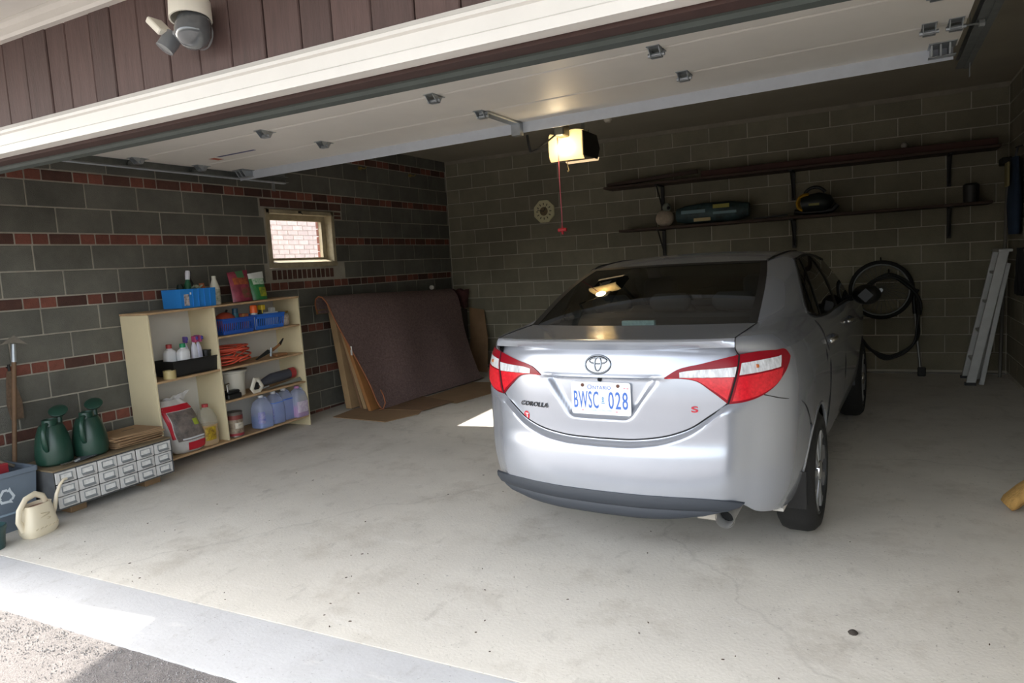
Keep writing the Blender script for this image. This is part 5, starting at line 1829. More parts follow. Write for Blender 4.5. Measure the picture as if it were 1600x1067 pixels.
# left, lower compartment: sack, oil jug, hook
sk = thing('salt_sack', 'white sack with red and grey panels slumped in the lower left compartment', 'sack', (-5.44, 4.05, sz(H_BOT, 4.05)), rot=(0, 0, 0))
def sack_pt(u, v):
    a = 2 * PI * u
    w = 0.148 * (1 + 0.16 * math.sin(PI * min(v * 1.15, 1))) * (1 - 0.32 * max(0, (v - 0.80) / 0.2) ** 2)
    d = 0.105 * (0.75 + 0.45 * math.sin(PI * min(1, v * 1.1 + 0.05))) * (1 - 0.78 * max(0, (v - 0.62) / 0.38) ** 1.3)
    if v < 0.06: w *= 0.86 + 0.14 * v / 0.06; d *= 0.8 + 0.2 * v / 0.06
    c, s_ = math.cos(a), math.sin(a)
    x = d * math.copysign(abs(c) ** 0.7, c)
    y = w * math.copysign(abs(s_) ** 0.7, s_)
    z = 0.47 * v
    lean = -0.045 * v
    return Vector((x + lean + 0.005 * math.sin(7 * a + 9 * v), y + 0.09 * (0.5 - v) + 0.004 * math.sin(5 * a - 11 * v), z))
rows = [[sack_pt(j / 40, k / 24) for j in range(40)] for k in range(25)]
b = MB(); b.grid(rows, closed=True); b.poly(rows[0][::-1]); b.build('sack_body', mat('sack_film', '#d2d0cb', 0.35, var=0.12, scale=10), sk, smooth=70)
def sack_patch(nm, y0, y1, v0, v1, m, off=0.003, skew=0.0):
    rows = []
    for k in range(9):
        v = v0 + (v1 - v0) * k / 8
        r_ = []
        for j in range(9):
            u = (y0 + (y1 - y0) * j / 8 + skew * (k / 8 - 0.5)) 
            p = sack_pt(u / 4.0, v) if False else sack_pt(u, v)
            n = Vector((math.cos(2 * PI * u), math.sin(2 * PI * u), 0.1)).normalized()
            r_.append(p + n * off)
        rows.append(r_)
    b = MB(); b.grid(rows); return b.build(nm, m, sk, smooth=180)
M_sred = mat('sack_red', '#c22032', 0.35)
sack_patch('red_panel', -0.17, 0.17, 0.80, 0.90, M_sred)
sack_patch('red_panel', -0.175, -0.125, 0.30, 0.80, M_sred)
sack_patch('red_panel', -0.03, 0.17, 0.04, 0.20, M_sred)
sack_patch('grey_panel', -0.115, 0.15, 0.24, 0.79, mat('sack_grey', '#55514f', 0.45, var=0.4, scale=18, c2='#8c8078'), 0.004)
sack_patch('green_print', 0.03, 0.085, 0.50, 0.62, mat('lime_print', '#9aa83a', 0.45), 0.0055)
sack_patch('white_print', -0.07, 0.12, 0.26, 0.29, M_wplas, 0.0055)
rows = [[Vector((-0.05 + 0.012 * math.sin(j * 1.6 + k), -0.155 + 0.25 * j / 10 + 0.05 * k / 4, 0.45 + 0.075 * k / 4 * (0.45 + 0.55 * j / 10) + 0.008 * math.sin(j * 2.2))) for j in range(11)] for k in range(5)]
b = MB(); b.slab(rows, (0.004, 0, 0)); b.build('gathered_mouth', mat('clear_film', '#dad9d6', 0.2, alpha=0.7), sk, smooth=60)

oj = thing('oil_jug', 'clear plastic jug of amber oil with red cap beside the white sack', 'jug', (-5.43, 4.305, sz(H_BOT, 4.305)))
M_pet = mat('clear_bottle', '#cfcbb8', 0.1, alpha=0.35)
M_oil = mat('amber_oil', '#c08a2a', 0.15, coat=0.5)
lobj('clear_body', [(0.085, 0), (0.092, 0.015), (0.09, 0.06), (0.094, 0.10), (0.088, 0.15), (0.092, 0.19), (0.085, 0.25), (0.06, 0.31), (0.026, 0.335), (0.026, 0.345)], M_pet, oj, 24, sq=(3, 0.85, 1.0))
lobj('oil', [(0.083, 0.002), (0.089, 0.016), (0.087, 0.06), (0.091, 0.10), (0.085, 0.15), (0.089, 0.185), (0.0, 0.186)], M_oil, oj, 24, sq=(3, 0.85, 1.0))
lobj('cap', [(0.028, 0.343), (0.028, 0.37), (0.0, 0.372)], M_redcap, oj, 16)
labelband(oj, 0.0955, 0.05, 0.17, -0.75, 0.15, mat('yellow_label', '#d8b82a', 0.5, var=0.5, scale=30, c2='#5c3a20'), sq=(3, 0.85, 1.0))
wk = thing('walking_stick', 'hook-handled metal rod standing behind the white sack', 'stick', (-5.63, 3.90, sz(H_BOT, 3.9)))
b = MB(); b.tube([(0, -0.02, 0.0), (0, -0.02, 0.45)] + [(0, 0.04 - 0.06 * math.cos(a), 0.47 + 0.07 * math.sin(a)) for a in [PI * k / 10 for k in range(11)]] + [(0, 0.10, 0.44)], 0.006, 8); b.build('rod', mat('bronze_rod', '#4f443a', 0.4, metal=0.6), wk, smooth=180)

# right, first compartment: two blue baskets with contents, jar
M_basket = M_navy
def basket(y, w, label, m):
    t = thing('plastic_basket', label, 'basket', (-5.475, y, sz(H_A, y)), group='blue baskets in the top right compartment')
    b = MB(); b.box((-0.11, -w, 0.0), (0.11, w, 0.006)); b.build('base', m, t)
    b = MB()
    b.tube([Vector(p) for p in ((0.13, -w - 0.012, 0.142), (0.13, w + 0.012, 0.142), (-0.13, w + 0.012, 0.142), (-0.13, -w - 0.012, 0.142))], 0.009, 6, closed=True, flat=1.3)
    b.build('rim', m, t)
    b = MB()
    n = int(w / 0.011)
    for k in range(n + 1):
        yy = -w + 2 * w * k / n
        b.bar((0.11, yy, 0.003), (0.127, yy * 1.06, 0.14), 0.012, 0.003, (1, 0, 0))
        b.bar((-0.11, yy, 0.003), (-0.127, yy * 1.06, 0.14), 0.012, 0.003, (1, 0, 0))
    for k in range(10):
        x = -0.11 + 0.22 * k / 9
        for s_ in (-1, 1):
            b.bar((x, s_ * w, 0.003), (x * 1.15, s_ * (w + 0.011), 0.14), 0.003, 0.012, (1, 0, 0))
    b.build('slats', m, t, kind='stuff')
    b = MB(); b.box((0.108, -w, 0.0), (0.117, w, 0.035)); b.box((0.121, -w, 0.105), (0.128, w, 0.14)); b.build('side_band', m, t)
    return t
basket(4.71, 0.170, 'left of the two blue slatted baskets, holding an orange ball', M_navy)
basket(5.10, 0.175, 'right of the two blue slatted baskets, holding an orange-topped bottle', mat('brighter_blue', '#2f6bc8', 0.4))
zA = sz(H_A, 4.7) + 0.008
t = thing('orange_gourd', 'large orange-red rounded object in the left blue basket', 'gourd', (-5.48, 4.668, zA))
b = MB(); b.ball((0, 0, 0.10), 0.10, 18, 12, (0.95, 1.1, 0.98)); b.build('body', mat('orange_red_skin', '#b5503a', 0.4, var=0.3, scale=12), t, smooth=180)
b = MB(); b.tube([(0, 0.01, 0.19), (0.0, 0.03, 0.215)], 0.012, 6); b.build('stem', M_black, t)
t = thing('teal_can', 'teal capped can standing in the left blue basket', 'can', (-5.46, 4.775, zA))
lobj('can_body', [(0.03, 0), (0.03, 0.18)], mat('teal_can', '#2a6a7c', 0.4), t, 14); lobj('cap', [(0.028, 0.18), (0.028, 0.225), (0, 0.228)], mat('teal_dark', '#1f4c66', 0.4), t, 14)
t = thing('speckled_pack', 'red and tan printed pack leaning in the left blue basket', 'packet', (-5.44, 4.85, zA))
b = MB(); b.box((-0.04, -0.035, 0), (0.04, 0.035, 0.17)); b.build('pack', mat('pack_print', '#b0894a', 0.6, var=0.7, scale=28, c2='#a8323a'), t, bevel=0.006)
t = thing('orange_top_bottle', 'white bottle with a big orange cap in the right blue basket', 'bottle', (-5.42, 4.965, zA))
lobj('bottle_body', [(0.032, 0), (0.033, 0.17)], M_wplas, t, 16); lobj('cap', [(0.036, 0.165), (0.036, 0.225), (0.03, 0.24), (0, 0.242)], M_orange, t, 16)
t = thing('dark_spray', 'dark green bottle with yellow trigger in the right blue basket', 'bottle', (-5.45, 5.075, zA))
lobj('bottle_body', [(0.035, 0), (0.036, 0.13), (0.015, 0.17), (0.015, 0.19)], mat('olive_dark', '#37402c', 0.4), t, 14)
b = MB(); b.box((-0.02, -0.016, 0.185), (0.045, 0.03, 0.235)); b.box((0.025, -0.008, 0.15), (0.035, 0.008, 0.19)); b.build('trigger', M_yellow, t, bevel=0.005)
t = thing('white_box', 'low white box lying in the right blue basket', 'box', (-5.46, 5.185, zA))
b = MB(); b.box((-0.05, -0.075, 0), (0.06, 0.075, 0.158)); b.build('carton', M_wplas, t, bevel=0.004)
b = MB(); b.box((0.0, 0.0, 0.1585), (0.05, 0.05, 0.20)); b.build('folded_flap', mat('grey_flap', '#bcbcb8', 0.6), t, bevel=0.002)
jr = thing('glass_jar', 'lidded jar of red-brown pieces right of the blue baskets', 'jar', (-5.43, 5.36, sz(H_A, 5.36)))
lobj('contents', [(0.048, 0.004), (0.05, 0.02), (0.05, 0.10), (0.0, 0.105)], mat('jar_contents', '#8a4a44', 0.5, var=0.5, scale=35, c2='#d8cfc4'), jr, 18)
lobj('glass', [(0.05, 0.0), (0.054, 0.01), (0.054, 0.11), (0.042, 0.125), (0.042, 0.13)], M_pet, jr, 18)
lobj('lid', [(0.048, 0.128), (0.048, 0.148), (0, 0.15)], mat('brass_lid', '#8d7440', 0.35, metal=0.6), jr, 18)

# right, second compartment: orange cord, shears
b = MB()
pts = []
r2 = random.Random(5)
for k in range(26 * 14):
    a = 2 * PI * k / 26
    l = k // 26
    jr_ = 0.02 * math.sin(l * 2.4 + a * 2)
    rx, ry = 0.115 + 0.03 * math.sin(l * 1.7) + jr_, 0.185 + 0.035 * math.cos(l * 1.3) + jr_
    rx = min(rx, 0.15); ry = min(ry, 0.215)
    z = 0.012 + 0.012 * l + 0.02 * (1 + math.sin(a + l)) + 0.004 * math.sin(k)
    pts.append(Vector((rx * math.cos(a), ry * math.sin(a), min(z, 0.175))))
b.tube(pts, 0.0075, 6)
cdz = b.build('extension_cord', mat('orange_cord', '#dc5a42', 0.45), smooth=180, loc=(-5.50, 4.70, sz(H_B, 4.7)))
tag(cdz, 'coiled orange-red extension cord in the middle right compartment', 'cord')
sh = thing('garden_shears', 'grey and tan hand shears lying right of the orange cord', 'shears', (-5.43, 5.08, sz(H_B, 5.08)), rot=(0, 0, 0))
b = MB(); b.slab([[Vector((0.02, -0.16, 0.012)), Vector((0.035, -0.16, 0.004))], [Vector((0.0, 0.02, 0.085)), Vector((0.02, 0.03, 0.05))], [Vector((0, 0.05, 0.075)), Vector((0.02, 0.06, 0.05))]], (0.008, 0, 0)); b.build('blade', mat('dark_blade', '#3a3d3d', 0.4, metal=0.5), sh)
b = MB(); b.tube([(0.01, 0.02, 0.055), (0.0, 0.10, 0.075), (-0.01, 0.20, 0.115)], [0.014, 0.016, 0.014], 8, flat=0.7); b.build('handle', mat('tan_handle', '#9a6e48', 0.6), sh, smooth=60)
b = MB(); b.tube([(-0.01, 0.20, 0.115), (-0.015, 0.26, 0.17)], [0.016, 0.006], 8); b.build('grip_tip', M_black, sh, smooth=60)
b = MB(); b.tube([(0.03, 0.03, 0.015), (0.025, 0.05, 0.10)], 0.012, 8); b.build('pivot', M_galv, sh, smooth=60)
b = MB(); b.box((-0.02, 0.08, 0.0), (0.06, 0.24, 0.03)); b.build('lower_handle', mat('tan_handle', '#9a6e48', 0.6), sh, bevel=0.012)

# right, third compartment: bucket, white tool, small dark things, packaged tool
pc = thing('white_pail', 'white metal pail with wide rim in the third right compartment', 'pail', (-5.52, 4.72, sz(H_C, 4.72)))
lobj('pail_body', [(0.105, 0), (0.115, 0.22), (0.135, 0.225), (0.135, 0.24), (0.118, 0.242), (0.11, 0.235), (0.10, 0.01)], mat('pail_white', '#cfcbbd', 0.4), pc, 24)
b = MB(); b.lathe([(0.136, 0.242), (0.136, 0.250), (0, 0.252)], 24); b.build('pail_lid', mat('pail_grey', '#8d8b84', 0.4), pc, smooth=40)
t = thing('dark_gadget', 'small black tool with chrome cap at the front of the pail', 'tool', (-5.40, 4.57, sz(H_C, 4.57)))
b = MB(); b.box((-0.06, -0.06, 0.0), (0.05, 0.10, 0.05)); b.box((-0.04, -0.05, 0.05), (0.04, 0.09, 0.08)); b.build('body', M_black, t, bevel=0.01)
b = MB(); b.tube([(0.02, -0.04, 0.07), (0.02, -0.045, 0.14)], 0.012, 8); b.tube([(0.02, -0.06, 0.14), (0.02, -0.02, 0.145)], 0.012, 8); b.build('chrome_knob', M_chrome, t, smooth=60)
t = thing('tape_gun', 'white open-framed handle tool standing before the pail', 'tool', (-5.37, 4.86, sz(H_C, 4.86)), rot=(0, 0, 0))
fr = [(0, -0.055, 0.045), (0, -0.01, 0.135), (0, 0.03, 0.125), (0, 0.075, 0.05), (0, 0.03, 0.008), (0, -0.03, 0.015)]
b = MB(); b.tube(fr, 0.014, 8, closed=True, flat=1.6); b.build('frame', mat('bone_plastic', '#d8d2c2', 0.4), t, smooth=60)
b = MB(); b.box((-0.012, -0.03, 0.03), (0.006, 0.035, 0.10)); b.build('dark_insert', M_black, t, bevel=0.006)
t = thing('packaged_tool', 'dark grey blister-packed tool lying in the third right compartment', 'tool', (-5.44, 5.22, sz(H_C, 5.22)))
b = MB(); b.tube([(0.0, -0.25, 0.06), (0.0, -0.1, 0.085), (0.0, 0.1, 0.095), (0.0, 0.20, 0.10)], [0.03, 0.055, 0.055, 0.05], 10, flat=0.8); b.build('body', mat('slate_plastic', '#474a52', 0.4), t, smooth=50)
b = MB(); b.tube([(0.0, 0.15, 0.10), (0.0, 0.215, 0.102)], 0.0565, 10, flat=0.8); b.build('red_collar', M_redcap, t, smooth=50)
b = MB(); b.slab([[Vector((0.05, -0.22, 0.004)), Vector((0.09, -0.22, 0.004))], [Vector((0.055, 0.24, 0.05)), Vector((0.07, 0.25, 0.012))]], (0.004, 0, 0)); b.build('clear_flange', mat('blister', '#8c8f88', 0.15, alpha=0.6), t)
b = MB(); b.bar((0.03, -0.28, 0.012), (0.05, -0.18, 0.03), 0.02, 0.012); b.build('blade', M_galv, t)

# right, bottom compartment: coffee tin, four jugs
cf = thing('coffee_tin', 'large round tin with brown and red label on the bottom shelf', 'can', (-5.41, 4.60, sz(H_BOT, 4.6)))
lobj('tin_body', [(0.073, 0), (0.076, 0.004), (0.074, 0.012), (0.074, 0.222), (0.077, 0.23), (0.074, 0.235), (0.068, 0.228), (0.0, 0.228)], mat('tin_grey', '#77736c', 0.35, metal=0.5), cf, 26)
labelband(cf, 0.0755, 0.035, 0.20, -1.9, 1.9, mat('tin_brown', '#5d4a3e', 0.5, var=0.7, scale=16, c2='#b3a48c'), n=18)
labelband(cf, 0.0757, 0.165, 0.205, -1.9, 1.9, mat('tin_dark_red', '#7d3a34', 0.5), 'red_band', n=18)
labelband(cf, 0.0759, 0.012, 0.035, -1.9, 1.9, mat('tin_red', '#9a3038', 0.5), 'red_band', n=18)
labelband(cf, 0.0761, 0.08, 0.135, -0.7, 0.6, mat('tin_cream', '#cfc6b4', 0.5, var=0.4, scale=40), 'pale_print', n=8)
M_jug = mat('jug_plastic', '#c3cdea', 0.2, alpha=0.42)
def jug(y, x, fluid, level, lab, lm, label_side, cap):
    t = thing('fluid_jug', lab, 'jug', (x, y, sz(H_BOT, y)), group='washer fluid jugs on the bottom shelf')
    sq = (5, 0.92, 1.0)
    prof = [(0.082, 0), (0.088, 0.008), (0.088, 0.17), (0.084, 0.20), (0.066, 0.255), (0.034, 0.285), (0.024, 0.29), (0.024, 0.30)]
    lobj('jug_body', prof, M_jug, t, 28, sq=sq)
    lobj('fluid', [(0.079, 0.003), (0.085, 0.010), (0.085, min(level, 0.17))] + ([(0.081, level)] if level > 0.17 else []) + [(0.0, level)], mat('fluid' + fluid, fluid, 0.2), t, 28, sq=sq)
    lobj('cap', [(0.027, 0.296), (0.027, 0.32), (0, 0.321)], cap, t, 14)
    b = MB(); b.tube([(0.0, 0.02, 0.292), (0.0, 0.05, 0.288), (0.0, 0.075, 0.26), (0.0, 0.08, 0.215)], [0.010, 0.013, 0.013, 0.012], 8); b.build('handle', mat('jug_handle', '#a9b6d8', 0.3), t, smooth=60)
    labelband(t, 0.0886, 0.05, 0.165, label_side[0], label_side[1], lm, n=8, sq=sq)
    return t
M_lb = mat('jug_label', '#3c4fa8', 0.5, var=0.8, scale=26, c2='#c9c2d8')
jug(4.945, -5.42, '#5f8ad2', 0.115, 'half-empty blue fluid jug, first from the tin', M_lb, (-1.4, -0.1), M_wplas)
jug(5.125, -5.44, '#5a80cc', 0.215, 'fuller blue fluid jug between the half-empty jug and another blue one', M_lb, (-1.5, -0.7), M_wplas)
jug(5.285, -5.46, '#5475c2', 0.22, 'blue fluid jug standing next to the pink jug', mat('jug_label_dark', '#4a58a0', 0.5), (-1.5, -1.1), M_wplas)
jug(5.415, -5.40, '#d070ae', 0.12, 'jug of pink fluid at the right end of the bottom shelf', mat('jug_label_white', '#e4dfe6', 0.5, var=0.3, scale=40, c2='#b49ac0'), (-0.8, 0.9), mat('pink_cap', '#c88ab8', 0.4))

# ------------------------------------------------------------------ metal drawer cabinet on wooden blocks
CX, CY0, CY1 = -5.10, 2.765, 3.695
cz0, cz1 = 0.075, 0.352
cab = thing('drawer_cabinet', 'low grey metal cabinet of eighteen small drawers beside the bookcase', 'cabinet', (CX, CY0, fz(CY0)), rot=(0.0186, 0, 0))
M_gmet = mat('scuffed_grey_enamel', '#cccbc8', 0.6, var=0.14, scale=16)
M_cside = mat('carcass_shadowed', '#5c5e5f', 0.55, var=0.3, scale=9, metal=0.15)  # carcass grey darkened to stand in for the shadow on the side panel
M_wood = mat('old_wood_block', '#8a6f50', 0.8, var=0.2, scale=8)
L_ = CY1 - CY0
b = MB()
DB_ = 0.45
for a_, c_ in (((-DB_, 0, cz0), (0, 0.006, cz1)), ((-DB_, L_ - 0.006, cz0), (0, L_, cz1)), ((-DB_, 0.006, cz0), (0, L_ - 0.006, cz0 + 0.006)), ((-DB_, 0.006, cz1 - 0.006), (0, L_ - 0.006, cz1)), ((-DB_, 0.006, cz0 + 0.006), (-DB_ + 0.006, L_ - 0.006, cz1 - 0.006))):
    b.box(a_, c_)
b.build('carcass', M_cside, cab)
b = MB(); b.box((-0.012, 0.006, cz0 + 0.006), (-0.010, L_ - 0.006, cz1 - 0.006)); b.build('dark_inside', M_seam, cab)
b = MB(); b.box((-DB_ - 0.01, -0.006, cz1), (0.006, L_ + 0.006, cz1 + 0.012)); b.build('top_board', mat('worn_top', '#77684f', 0.8, var=0.3, scale=8), cab, bevel=0.003)
for y0, y1 in ((0.14, 0.26), (L_ - 0.20, L_ - 0.06)):
    b = MB(); b.box((-0.42, y0, 0.0), (-0.10, y1, cz0 - 0.001)); b.build('wood_block', M_wood, cab, bevel=0.004)
dw, dh = (L_ - 0.016) / 6, (cz1 - cz0 - 0.014) / 3
def drawer_mesh():
    b = MB(); b.box((-0.009, -dw / 2 + 0.004, -dh / 2 + 0.003), (0.003, dw / 2 - 0.004, dh / 2 - 0.003))
    return b.mesh('drawer', M_gmet, bevel=0.002)
def holder_mesh():
    b = MB()
    for y in (-0.042, 0.042):
        b.box((0.003, y - 0.003, -0.012), (0.007, y + 0.003, 0.026))
    b.box((0.003, -0.045, 0.023), (0.007, 0.045, 0.027))
    rows = [[Vector((0.003 + 0.016 * math.sin(PI * t / 2), y, -0.012 - 0.012 * t)) for t in (0, 0.5, 1.0)] for y in (-0.045, -0.02, 0.02, 0.045)]
    b.slab(rows, (0.001, 0, -0.003))
    return b.mesh('label_holder', M_galv)
def card_mesh():
    b = MB(); b.box((0.003, -0.038, -0.010), (0.0042, 0.038, 0.022)); return b.mesh('card', mat('drawer_card', '#dcdcd8', 0.6, var=0.2, scale=40))
dm, hm_, cm_ = drawer_mesh(), holder_mesh(), card_mesh()
for r in range(3):
    for c in range(6):
        ins = rnd.choice((0, 0, 0.002, 0.006, -0.001))
        d_ = link('drawer', dm, cab, (ins, 0.008 + dw * (c + 0.5), cz0 + 0.007 + dh * (r + 0.5)))
        link('label_holder', hm_, d_)
        link('card', cm_, d_)
def cabz(y): return fz(CY0) + cz1 + 0.012 + 0.0186 * (y - CY0) + 0.002

# two green watering cans, cartons and a grey tool on the cabinet
M_gcan = mat('dark_green_can', '#1f3f33', 0.35, var=0.18, scale=7)
def green_can(x, y, rz, label):
    t = thing('watering_can', label, 'watering can', (x, y, cabz(y)), rotz=rz, group='green watering cans on the cabinet')
    prof = [(0.10, 0), (0.116, 0.014), (0.121, 0.07), (0.116, 0.14), (0.102, 0.21), (0.085, 0.262), (0.074, 0.285), (0.05, 0.292), (0.0, 0.293)]
    lobj('body', prof, M_gcan, t, 28)
    b = MB()      # hooded filling mouth
    b.lathe([(0.066, 0.265), (0.058, 0.298), (0.056, 0.325), (0.046, 0.327), (0.045, 0.31), (0.0, 0.308)], 20, (0.012, 0, 0), None, (2, 1.05, 0.85)); b.build('mouth', M_gcan, t, smooth=40)
    b = MB(); b.lathe([(0.044, 0.315), (0.0, 0.314)], 16, (0.012, 0, 0), None, (2, 1.05, 0.85)); b.build('mouth_inside', mat('can_inside', '#16241e', 0.6), t)
    b = MB(); b.tube([(0.07, 0, 0.30), (0.115, 0, 0.295), (0.145, 0, 0.25), (0.148, 0, 0.19), (0.135, 0, 0.14), (0.112, 0, 0.115)], [0.012, 0.014, 0.015, 0.015, 0.014, 0.012], 10, flat=1.3); b.build('handle', M_gcan, t, smooth=60)
    b = MB(); b.tube([(-0.10, 0.0, 0.09), (-0.15, 0, 0.17), (-0.172, 0, 0.26), (-0.18, 0, 0.33)], [0.034, 0.026, 0.02, 0.018], 12); b.build('spout', M_gcan, t, smooth=60)
    q_ = Vector((0.55, 0.1, 0.85)).to_track_quat('Z', 'Y')
    b = MB(); b.lathe([(0.018, 0), (0.03, 0.015), (0.06, 0.03), (0.064, 0.042), (0.055, 0.048), (0, 0.052)], 20, (-0.18, 0, 0.325), q_); b.build('rose', M_gcan, t, smooth=50)
    return t
green_can(-5.30, 2.895, -0.85, 'left of two dark green watering cans on the grey cabinet')
green_can(-5.27, 3.145, -0.85, 'right of two dark green watering cans, beside the stacked cardboard')
gt = thing('grey_trowel', 'flat grey trowel-like tool at the front edge of the cabinet', 'tool', (-5.16, 2.97, cabz(2.97)), rotz=0.2)
b = MB(); b.slab([[Vector((-0.03, -0.02, 0.004)), Vector((0.03, -0.02, 0.004))], [Vector((-0.045, 0.05, 0.012)), Vector((0.04, 0.05, 0.012))], [Vector((-0.04, 0.14, 0.014)), Vector((0.035, 0.14, 0.012))]], (0, 0, 0.006)); b.build('plate', mat('tool_grey', '#4a4d52', 0.5), gt, smooth=60)
b = MB(); b.tube([(0, -0.13, 0.012), (0, -0.02, 0.012)], 0.01, 8); b.build('handle', M_chrome, gt, smooth=60)
b = MB(); b.tube([(0.01, -0.03, 0.010), (0.02, 0.0, 0.022), (0.0, 0.02, 0.014)], 0.008, 6); b.build('clip', M_galv, gt, smooth=60)
labs = ['lowest flattened carton of the pile on the grey cabinet', 'topmost flattened carton of the pile on the grey cabinet, with a slot']
rr = random.Random(3)
zz_ = cabz(3.48)
for k in range(9):
    w, l = 0.15 + rr.uniform(-0.012, 0.012), 0.20 + rr.uniform(-0.015, 0.015)
    th = 0.010
    b = MB(); b.M = Matrix.Rotation(rr.uniform(-0.12, 0.12), 4, 'Z')
    b.prism([(-w, -l, 0), (w, -l, 0), (w, l, 0), (-w, l, 0)], (0, 0, th * 0.75))
    o = b.build('folded_carton', M_card, loc=(-5.32 + rr.uniform(-0.015, 0.015), 3.475 + rr.uniform(-0.015, 0.015), zz_))
    zz_ += th
    tag(o, labs[0] if k == 0 else labs[1] if k == 8 else ('second', 'third', 'fourth', 'fifth', 'sixth', 'seventh', 'eighth')[k - 1] + ' flattened carton from the bottom of the pile on the grey cabinet' if 0 < k < 8 else '', 'carton', 'flattened cartons piled on the cabinet')
    if k == 8:
        b = MB(); b.box((-0.05, -0.01, th * 0.75), (-0.035, 0.09, th * 0.75 + 0.0008)); b.build('slot', M_black, o)

# ------------------------------------------------------------------ recycling bin, hoe, white can at the left edge
M_bin = mat('blue_grey_bin', '#66727e', 0.5, var=0.08, scale=6)
by0, by1, bx0, bx1 = 2.06, 2.72, -5.62, -5.22
rb = thing('recycling_bin', 'blue-grey recycling box with white arrows symbol beside the drawer cabinet', 'bin', ((bx0 + bx1) / 2, (by0 + by1) / 2, fz(2.4)))
hx, hy = (bx1 - bx0) / 2, (by1 - by0) / 2
b = MB(); open_box(b, -hx + 0.03, -hy + 0.03, hx - 0.03, hy - 0.03, 0.40, 0.006, 0.03); b.build('bin_body', M_bin, rb)
b = MB()
R1 = [Vector(p) for p in ((hx, -hy, 0.40), (hx, hy, 0.40), (-hx, hy, 0.40), (-hx, -hy, 0.40))]
for a_, c_ in zip(R1, R1[1:] + R1[:1]):
    b.bar(a_, c_, 0.022, 0.035)
b.build('rim', M_bin, rb, bevel=0.004)
b = MB(); b.bar((hx - 0.016, -hy + 0.03, 0.13), (hx - 0.016, hy - 0.03, 0.13), 0.012, 0.012); b.build('mould_line', mat('bin_line', '#8da0b0', 0.5), rb)
FB = frame((hx - 0.006, 0.125, 0.255), (0, 1, 0), (0.03 / 0.40, 0, 1))
M_bw = mat('bin_white_print', '#c9d2d8', 0.5)
for k in range(3):
    a = PI / 2 + k * 2 * PI / 3
    R_ = Matrix.Rotation(a - PI / 2, 3, 'Z')
    for pts in ([(-0.048, 0.010), (-0.022, 0.052), (0.006, 0.052), (0.016, 0.036), (-0.012, 0.036), (-0.034, 0.002)], [(0.004, 0.030), (0.036, 0.026), (0.026, 0.060)]):
        b = MB(); b.poly([FB @ (R_ @ Vector((x, y, 0))) for x, y in pts]); b.build('recycling_arrow', M_bw, rb)
bz = fz(2.4)
t = thing('red_carton', 'red box sticking out of the blue-grey recycling box', 'box', (-5.40, 2.50, bz + 0.008), rotz=0.15)
b = MB(); b.box((-0.09, -0.09, 0), (0.09, 0.09, 0.45)); b.build('carton', mat('red_card', '#a03038', 0.5, var=0.2, scale=10), t, bevel=0.004)
b = MB(); b.box((-0.06, -0.06, 0.4505), (0.06, 0.05, 0.453)); b.build('lid_print', mat('red_card_dark', '#6a2228', 0.5), t)
t = thing('paper_bag', 'crumpled tan paper bag in the recycling box', 'bag', (-5.42, 2.31, bz + 0.008))
rows = [[Vector((0.11 * math.cos(a) * (1 + 0.08 * math.sin(k * 2 + 3 * a)), 0.10 * math.sin(a) * (1 + 0.08 * math.cos(k + 4 * a)), 0.43 * k / 6 + 0.012 * math.sin(3 * a + k))) for a in [2 * PI * j / 16 for j in range(16)]] for k in range(7)]
b = MB(); b.grid(rows, closed=True); b.poly(rows[0][::-1]); b.build('paper', mat('kraft_paper', '#a08866', 0.9, var=0.2, scale=10), t, smooth=40)
t = thing('bent_stick', 'thin bent grey branch lying across the recycling box', 'stick', (-5.38, 2.62, bz + 0.42))
b = MB(); b.tube([(0.03, 0.03, 0.0), (0.0, -0.06, 0.06), (-0.04, -0.14, 0.15), (-0.06, -0.18, 0.22)], [0.012, 0.011, 0.009, 0.005], 6); b.build('branch', mat('grey_bark', '#746c5e', 0.9), t, smooth=180)

ho = thing('garden_hoe', 'wooden-handled garden hoe standing head up against the left wall', 'garden tool', (-5.62, 2.735, fz(2.735)), rot=(-0.085, 0, 0))
b = MB(); b.tube([(0.02, 0.0, 0.0), (0.05, 0.02, 1.16)], 0.016, 8); b.build('handle', mat('worn_ash_handle', '#6d543c', 0.7, var=0.2, scale=20), ho, smooth=60)
b = MB(); b.tube([(0.048, 0.02, 1.12), (0.05, 0.02, 1.25)], [0.02, 0.014], 8); b.build('ferrule', M_galv, ho, smooth=60)
b = MB(); b.prism([(0.05, -0.075, 1.245), (0.05, 0.02, 1.315), (0.05, 0.115, 1.245), (0.05, 0.02, 1.26)], (0.01, 0, 0)); b.build('hoe_blade', mat('rusty_steel', '#8b857a', 0.5, metal=0.5, var=0.2, scale=20), ho, bevel=0.002)
rk = thing('leaf_brush', 'brown hand brush hanging on the wall beside the hoe handle', 'brush', (-5.695, 2.86, 0.62))
b = MB(); b.slab([[Vector((0.02, -0.03, 0.0)), Vector((0.02, 0.05, 0.0))], [Vector((0.02, -0.045, 0.12)), Vector((0.02, 0.055, 0.12))], [Vector((0.02, -0.03, 0.28)), Vector((0.02, 0.02, 0.28))], [Vector((0.02, -0.015, 0.36)), Vector((0.02, 0.01, 0.36))]], (0.02, 0, 0)); b.build('bristles', mat('brown_bristle', '#6b5846', 0.9, var=0.3, scale=40), rk, smooth=60)
b = MB(); b.tube([(0.0, -0.002, 0.385), (0.04, -0.002, 0.40)], 0.006, 6); b.tube([(0.03, -0.002, 0.35), (0.03, -0.002, 0.41)], 0.009, 6); b.build('hanger', M_iron, rk)

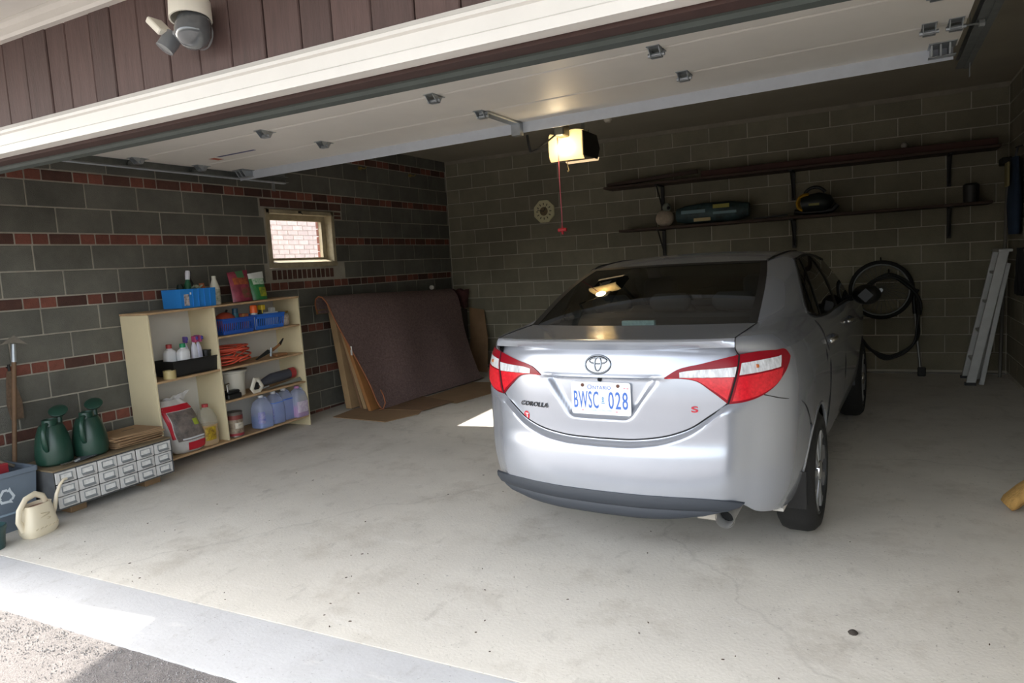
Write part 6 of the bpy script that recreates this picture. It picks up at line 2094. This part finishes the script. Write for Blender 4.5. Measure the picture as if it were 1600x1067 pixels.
wc = thing('white_watering_can', 'cream indoor watering can with long spout on the concrete floor', 'watering can', (-5.00, 2.575, fz(2.57)), rotz=0.25)
M_wcan = mat('cream_plastic', '#ddd2b8', 0.4)
sq = (3.2, 0.62, 1.0)
prof = [(0.10, 0), (0.118, 0.03), (0.122, 0.06), (0.112, 0.10), (0.098, 0.17), (0.092, 0.20), (0.095, 0.21), (0.086, 0.212), (0.086, 0.19), (0.10, 0.08), (0.0, 0.06)]
b = MB(); b.lathe(prof, 28, (0, 0, 0), None, sq); b.build('body', M_wcan, wc, smooth=35)
b = MB(); b.lathe([(0.084, 0.188), (0.0, 0.186)], 20, (0, 0, 0), None, sq); b.build('water_surface', mat('can_red_brown', '#7d4a3c', 0.5), wc)
b = MB(); b.tube([(0, 0.07, 0.205), (0, 0.055, 0.245), (0, 0.0, 0.275), (0, -0.07, 0.26), (0, -0.125, 0.20), (0, -0.14, 0.13), (0, -0.115, 0.06)], 0.014, 10, flat=1.5); b.build('handle', M_wcan, wc, smooth=60)
b = MB(); b.tube([(0, 0.10, 0.07), (0, 0.135, 0.13), (0, 0.165, 0.22), (0, 0.20, 0.275), (0, 0.235, 0.30), (0, 0.26, 0.30)], [0.018, 0.015, 0.012, 0.010, 0.009, 0.009], 10); b.build('spout', M_wcan, wc, smooth=60)
for k in range(6):
    b = MB(); y = -0.075 + 0.03 * k
    b.bar((0.0765 - 0.02 * (abs(y) / 0.1) ** 4, y - 0.010, 0.055), (0.0765 - 0.02 * (abs(y) / 0.1) ** 4, y + 0.010, 0.062), 0.003, 0.004); b.build('moulded_stitch', mat('cream_relief', '#c2b596', 0.5), wc)
b = MB(); b.tube([Vector((0.066 + 0.004 * math.sin(k), 0.035 * math.sin(k * 0.8) , 0.10 + 0.055 * k / 14)) for k in range(15)], 0.003, 5); b.build('moulded_flower', mat('cream_relief', '#c2b596', 0.5), wc, smooth=180)
t = thing('teal_pot', 'dark teal pot cut by the left picture edge on the floor', 'pot', (-5.03, 2.30, fz(2.30)))
lobj('pot_body', [(0.07, 0), (0.085, 0.12), (0.092, 0.13), (0.092, 0.15), (0.083, 0.152), (0.075, 0.02), (0, 0.02)], mat('dark_teal_plastic', '#2f4a4a', 0.4), t, 22)

# small litter on the slab
b = MB()
rr = random.Random(11)
for k in range(60):
    x, y = rr.uniform(-4.6, 0.4), 2.3 + abs(rr.gauss(0, 0.9))
    if y > 5: continue
    r, a = rr.uniform(0.003, 0.008), rr.uniform(0, 6.28)
    z = fz(y) + 0.001
    c_, s_ = math.cos(a), math.sin(a)
    b.prism([(x + r * c_, y + r * s_, z), (x - 0.35 * r * s_, y + 0.35 * r * c_, z), (x - r * c_, y - r * s_, z), (x + 0.35 * r * s_, y - 0.35 * r * c_, z)], (0, 0, 0.003))
lt = b.build('leaf_crumbs', mat('dry_leaf', '#4a3a2c', 0.9, var=0.4, scale=2))
tag(lt, 'scattered dry leaf crumbs and grit on the pale concrete floor', 'litter', kind='stuff')
b = MB(); b.lathe([(0.018, 0.0), (0.02, 0.006), (0.01, 0.014), (0, 0.015)], 8)
tag(b.build('dark_pebble', mat('pebble_dark', '#3a342e', 0.8), loc=(-0.10, 3.06, fz(3.06)), smooth=60), 'single dark pebble on the open concrete at lower right', 'pebble')
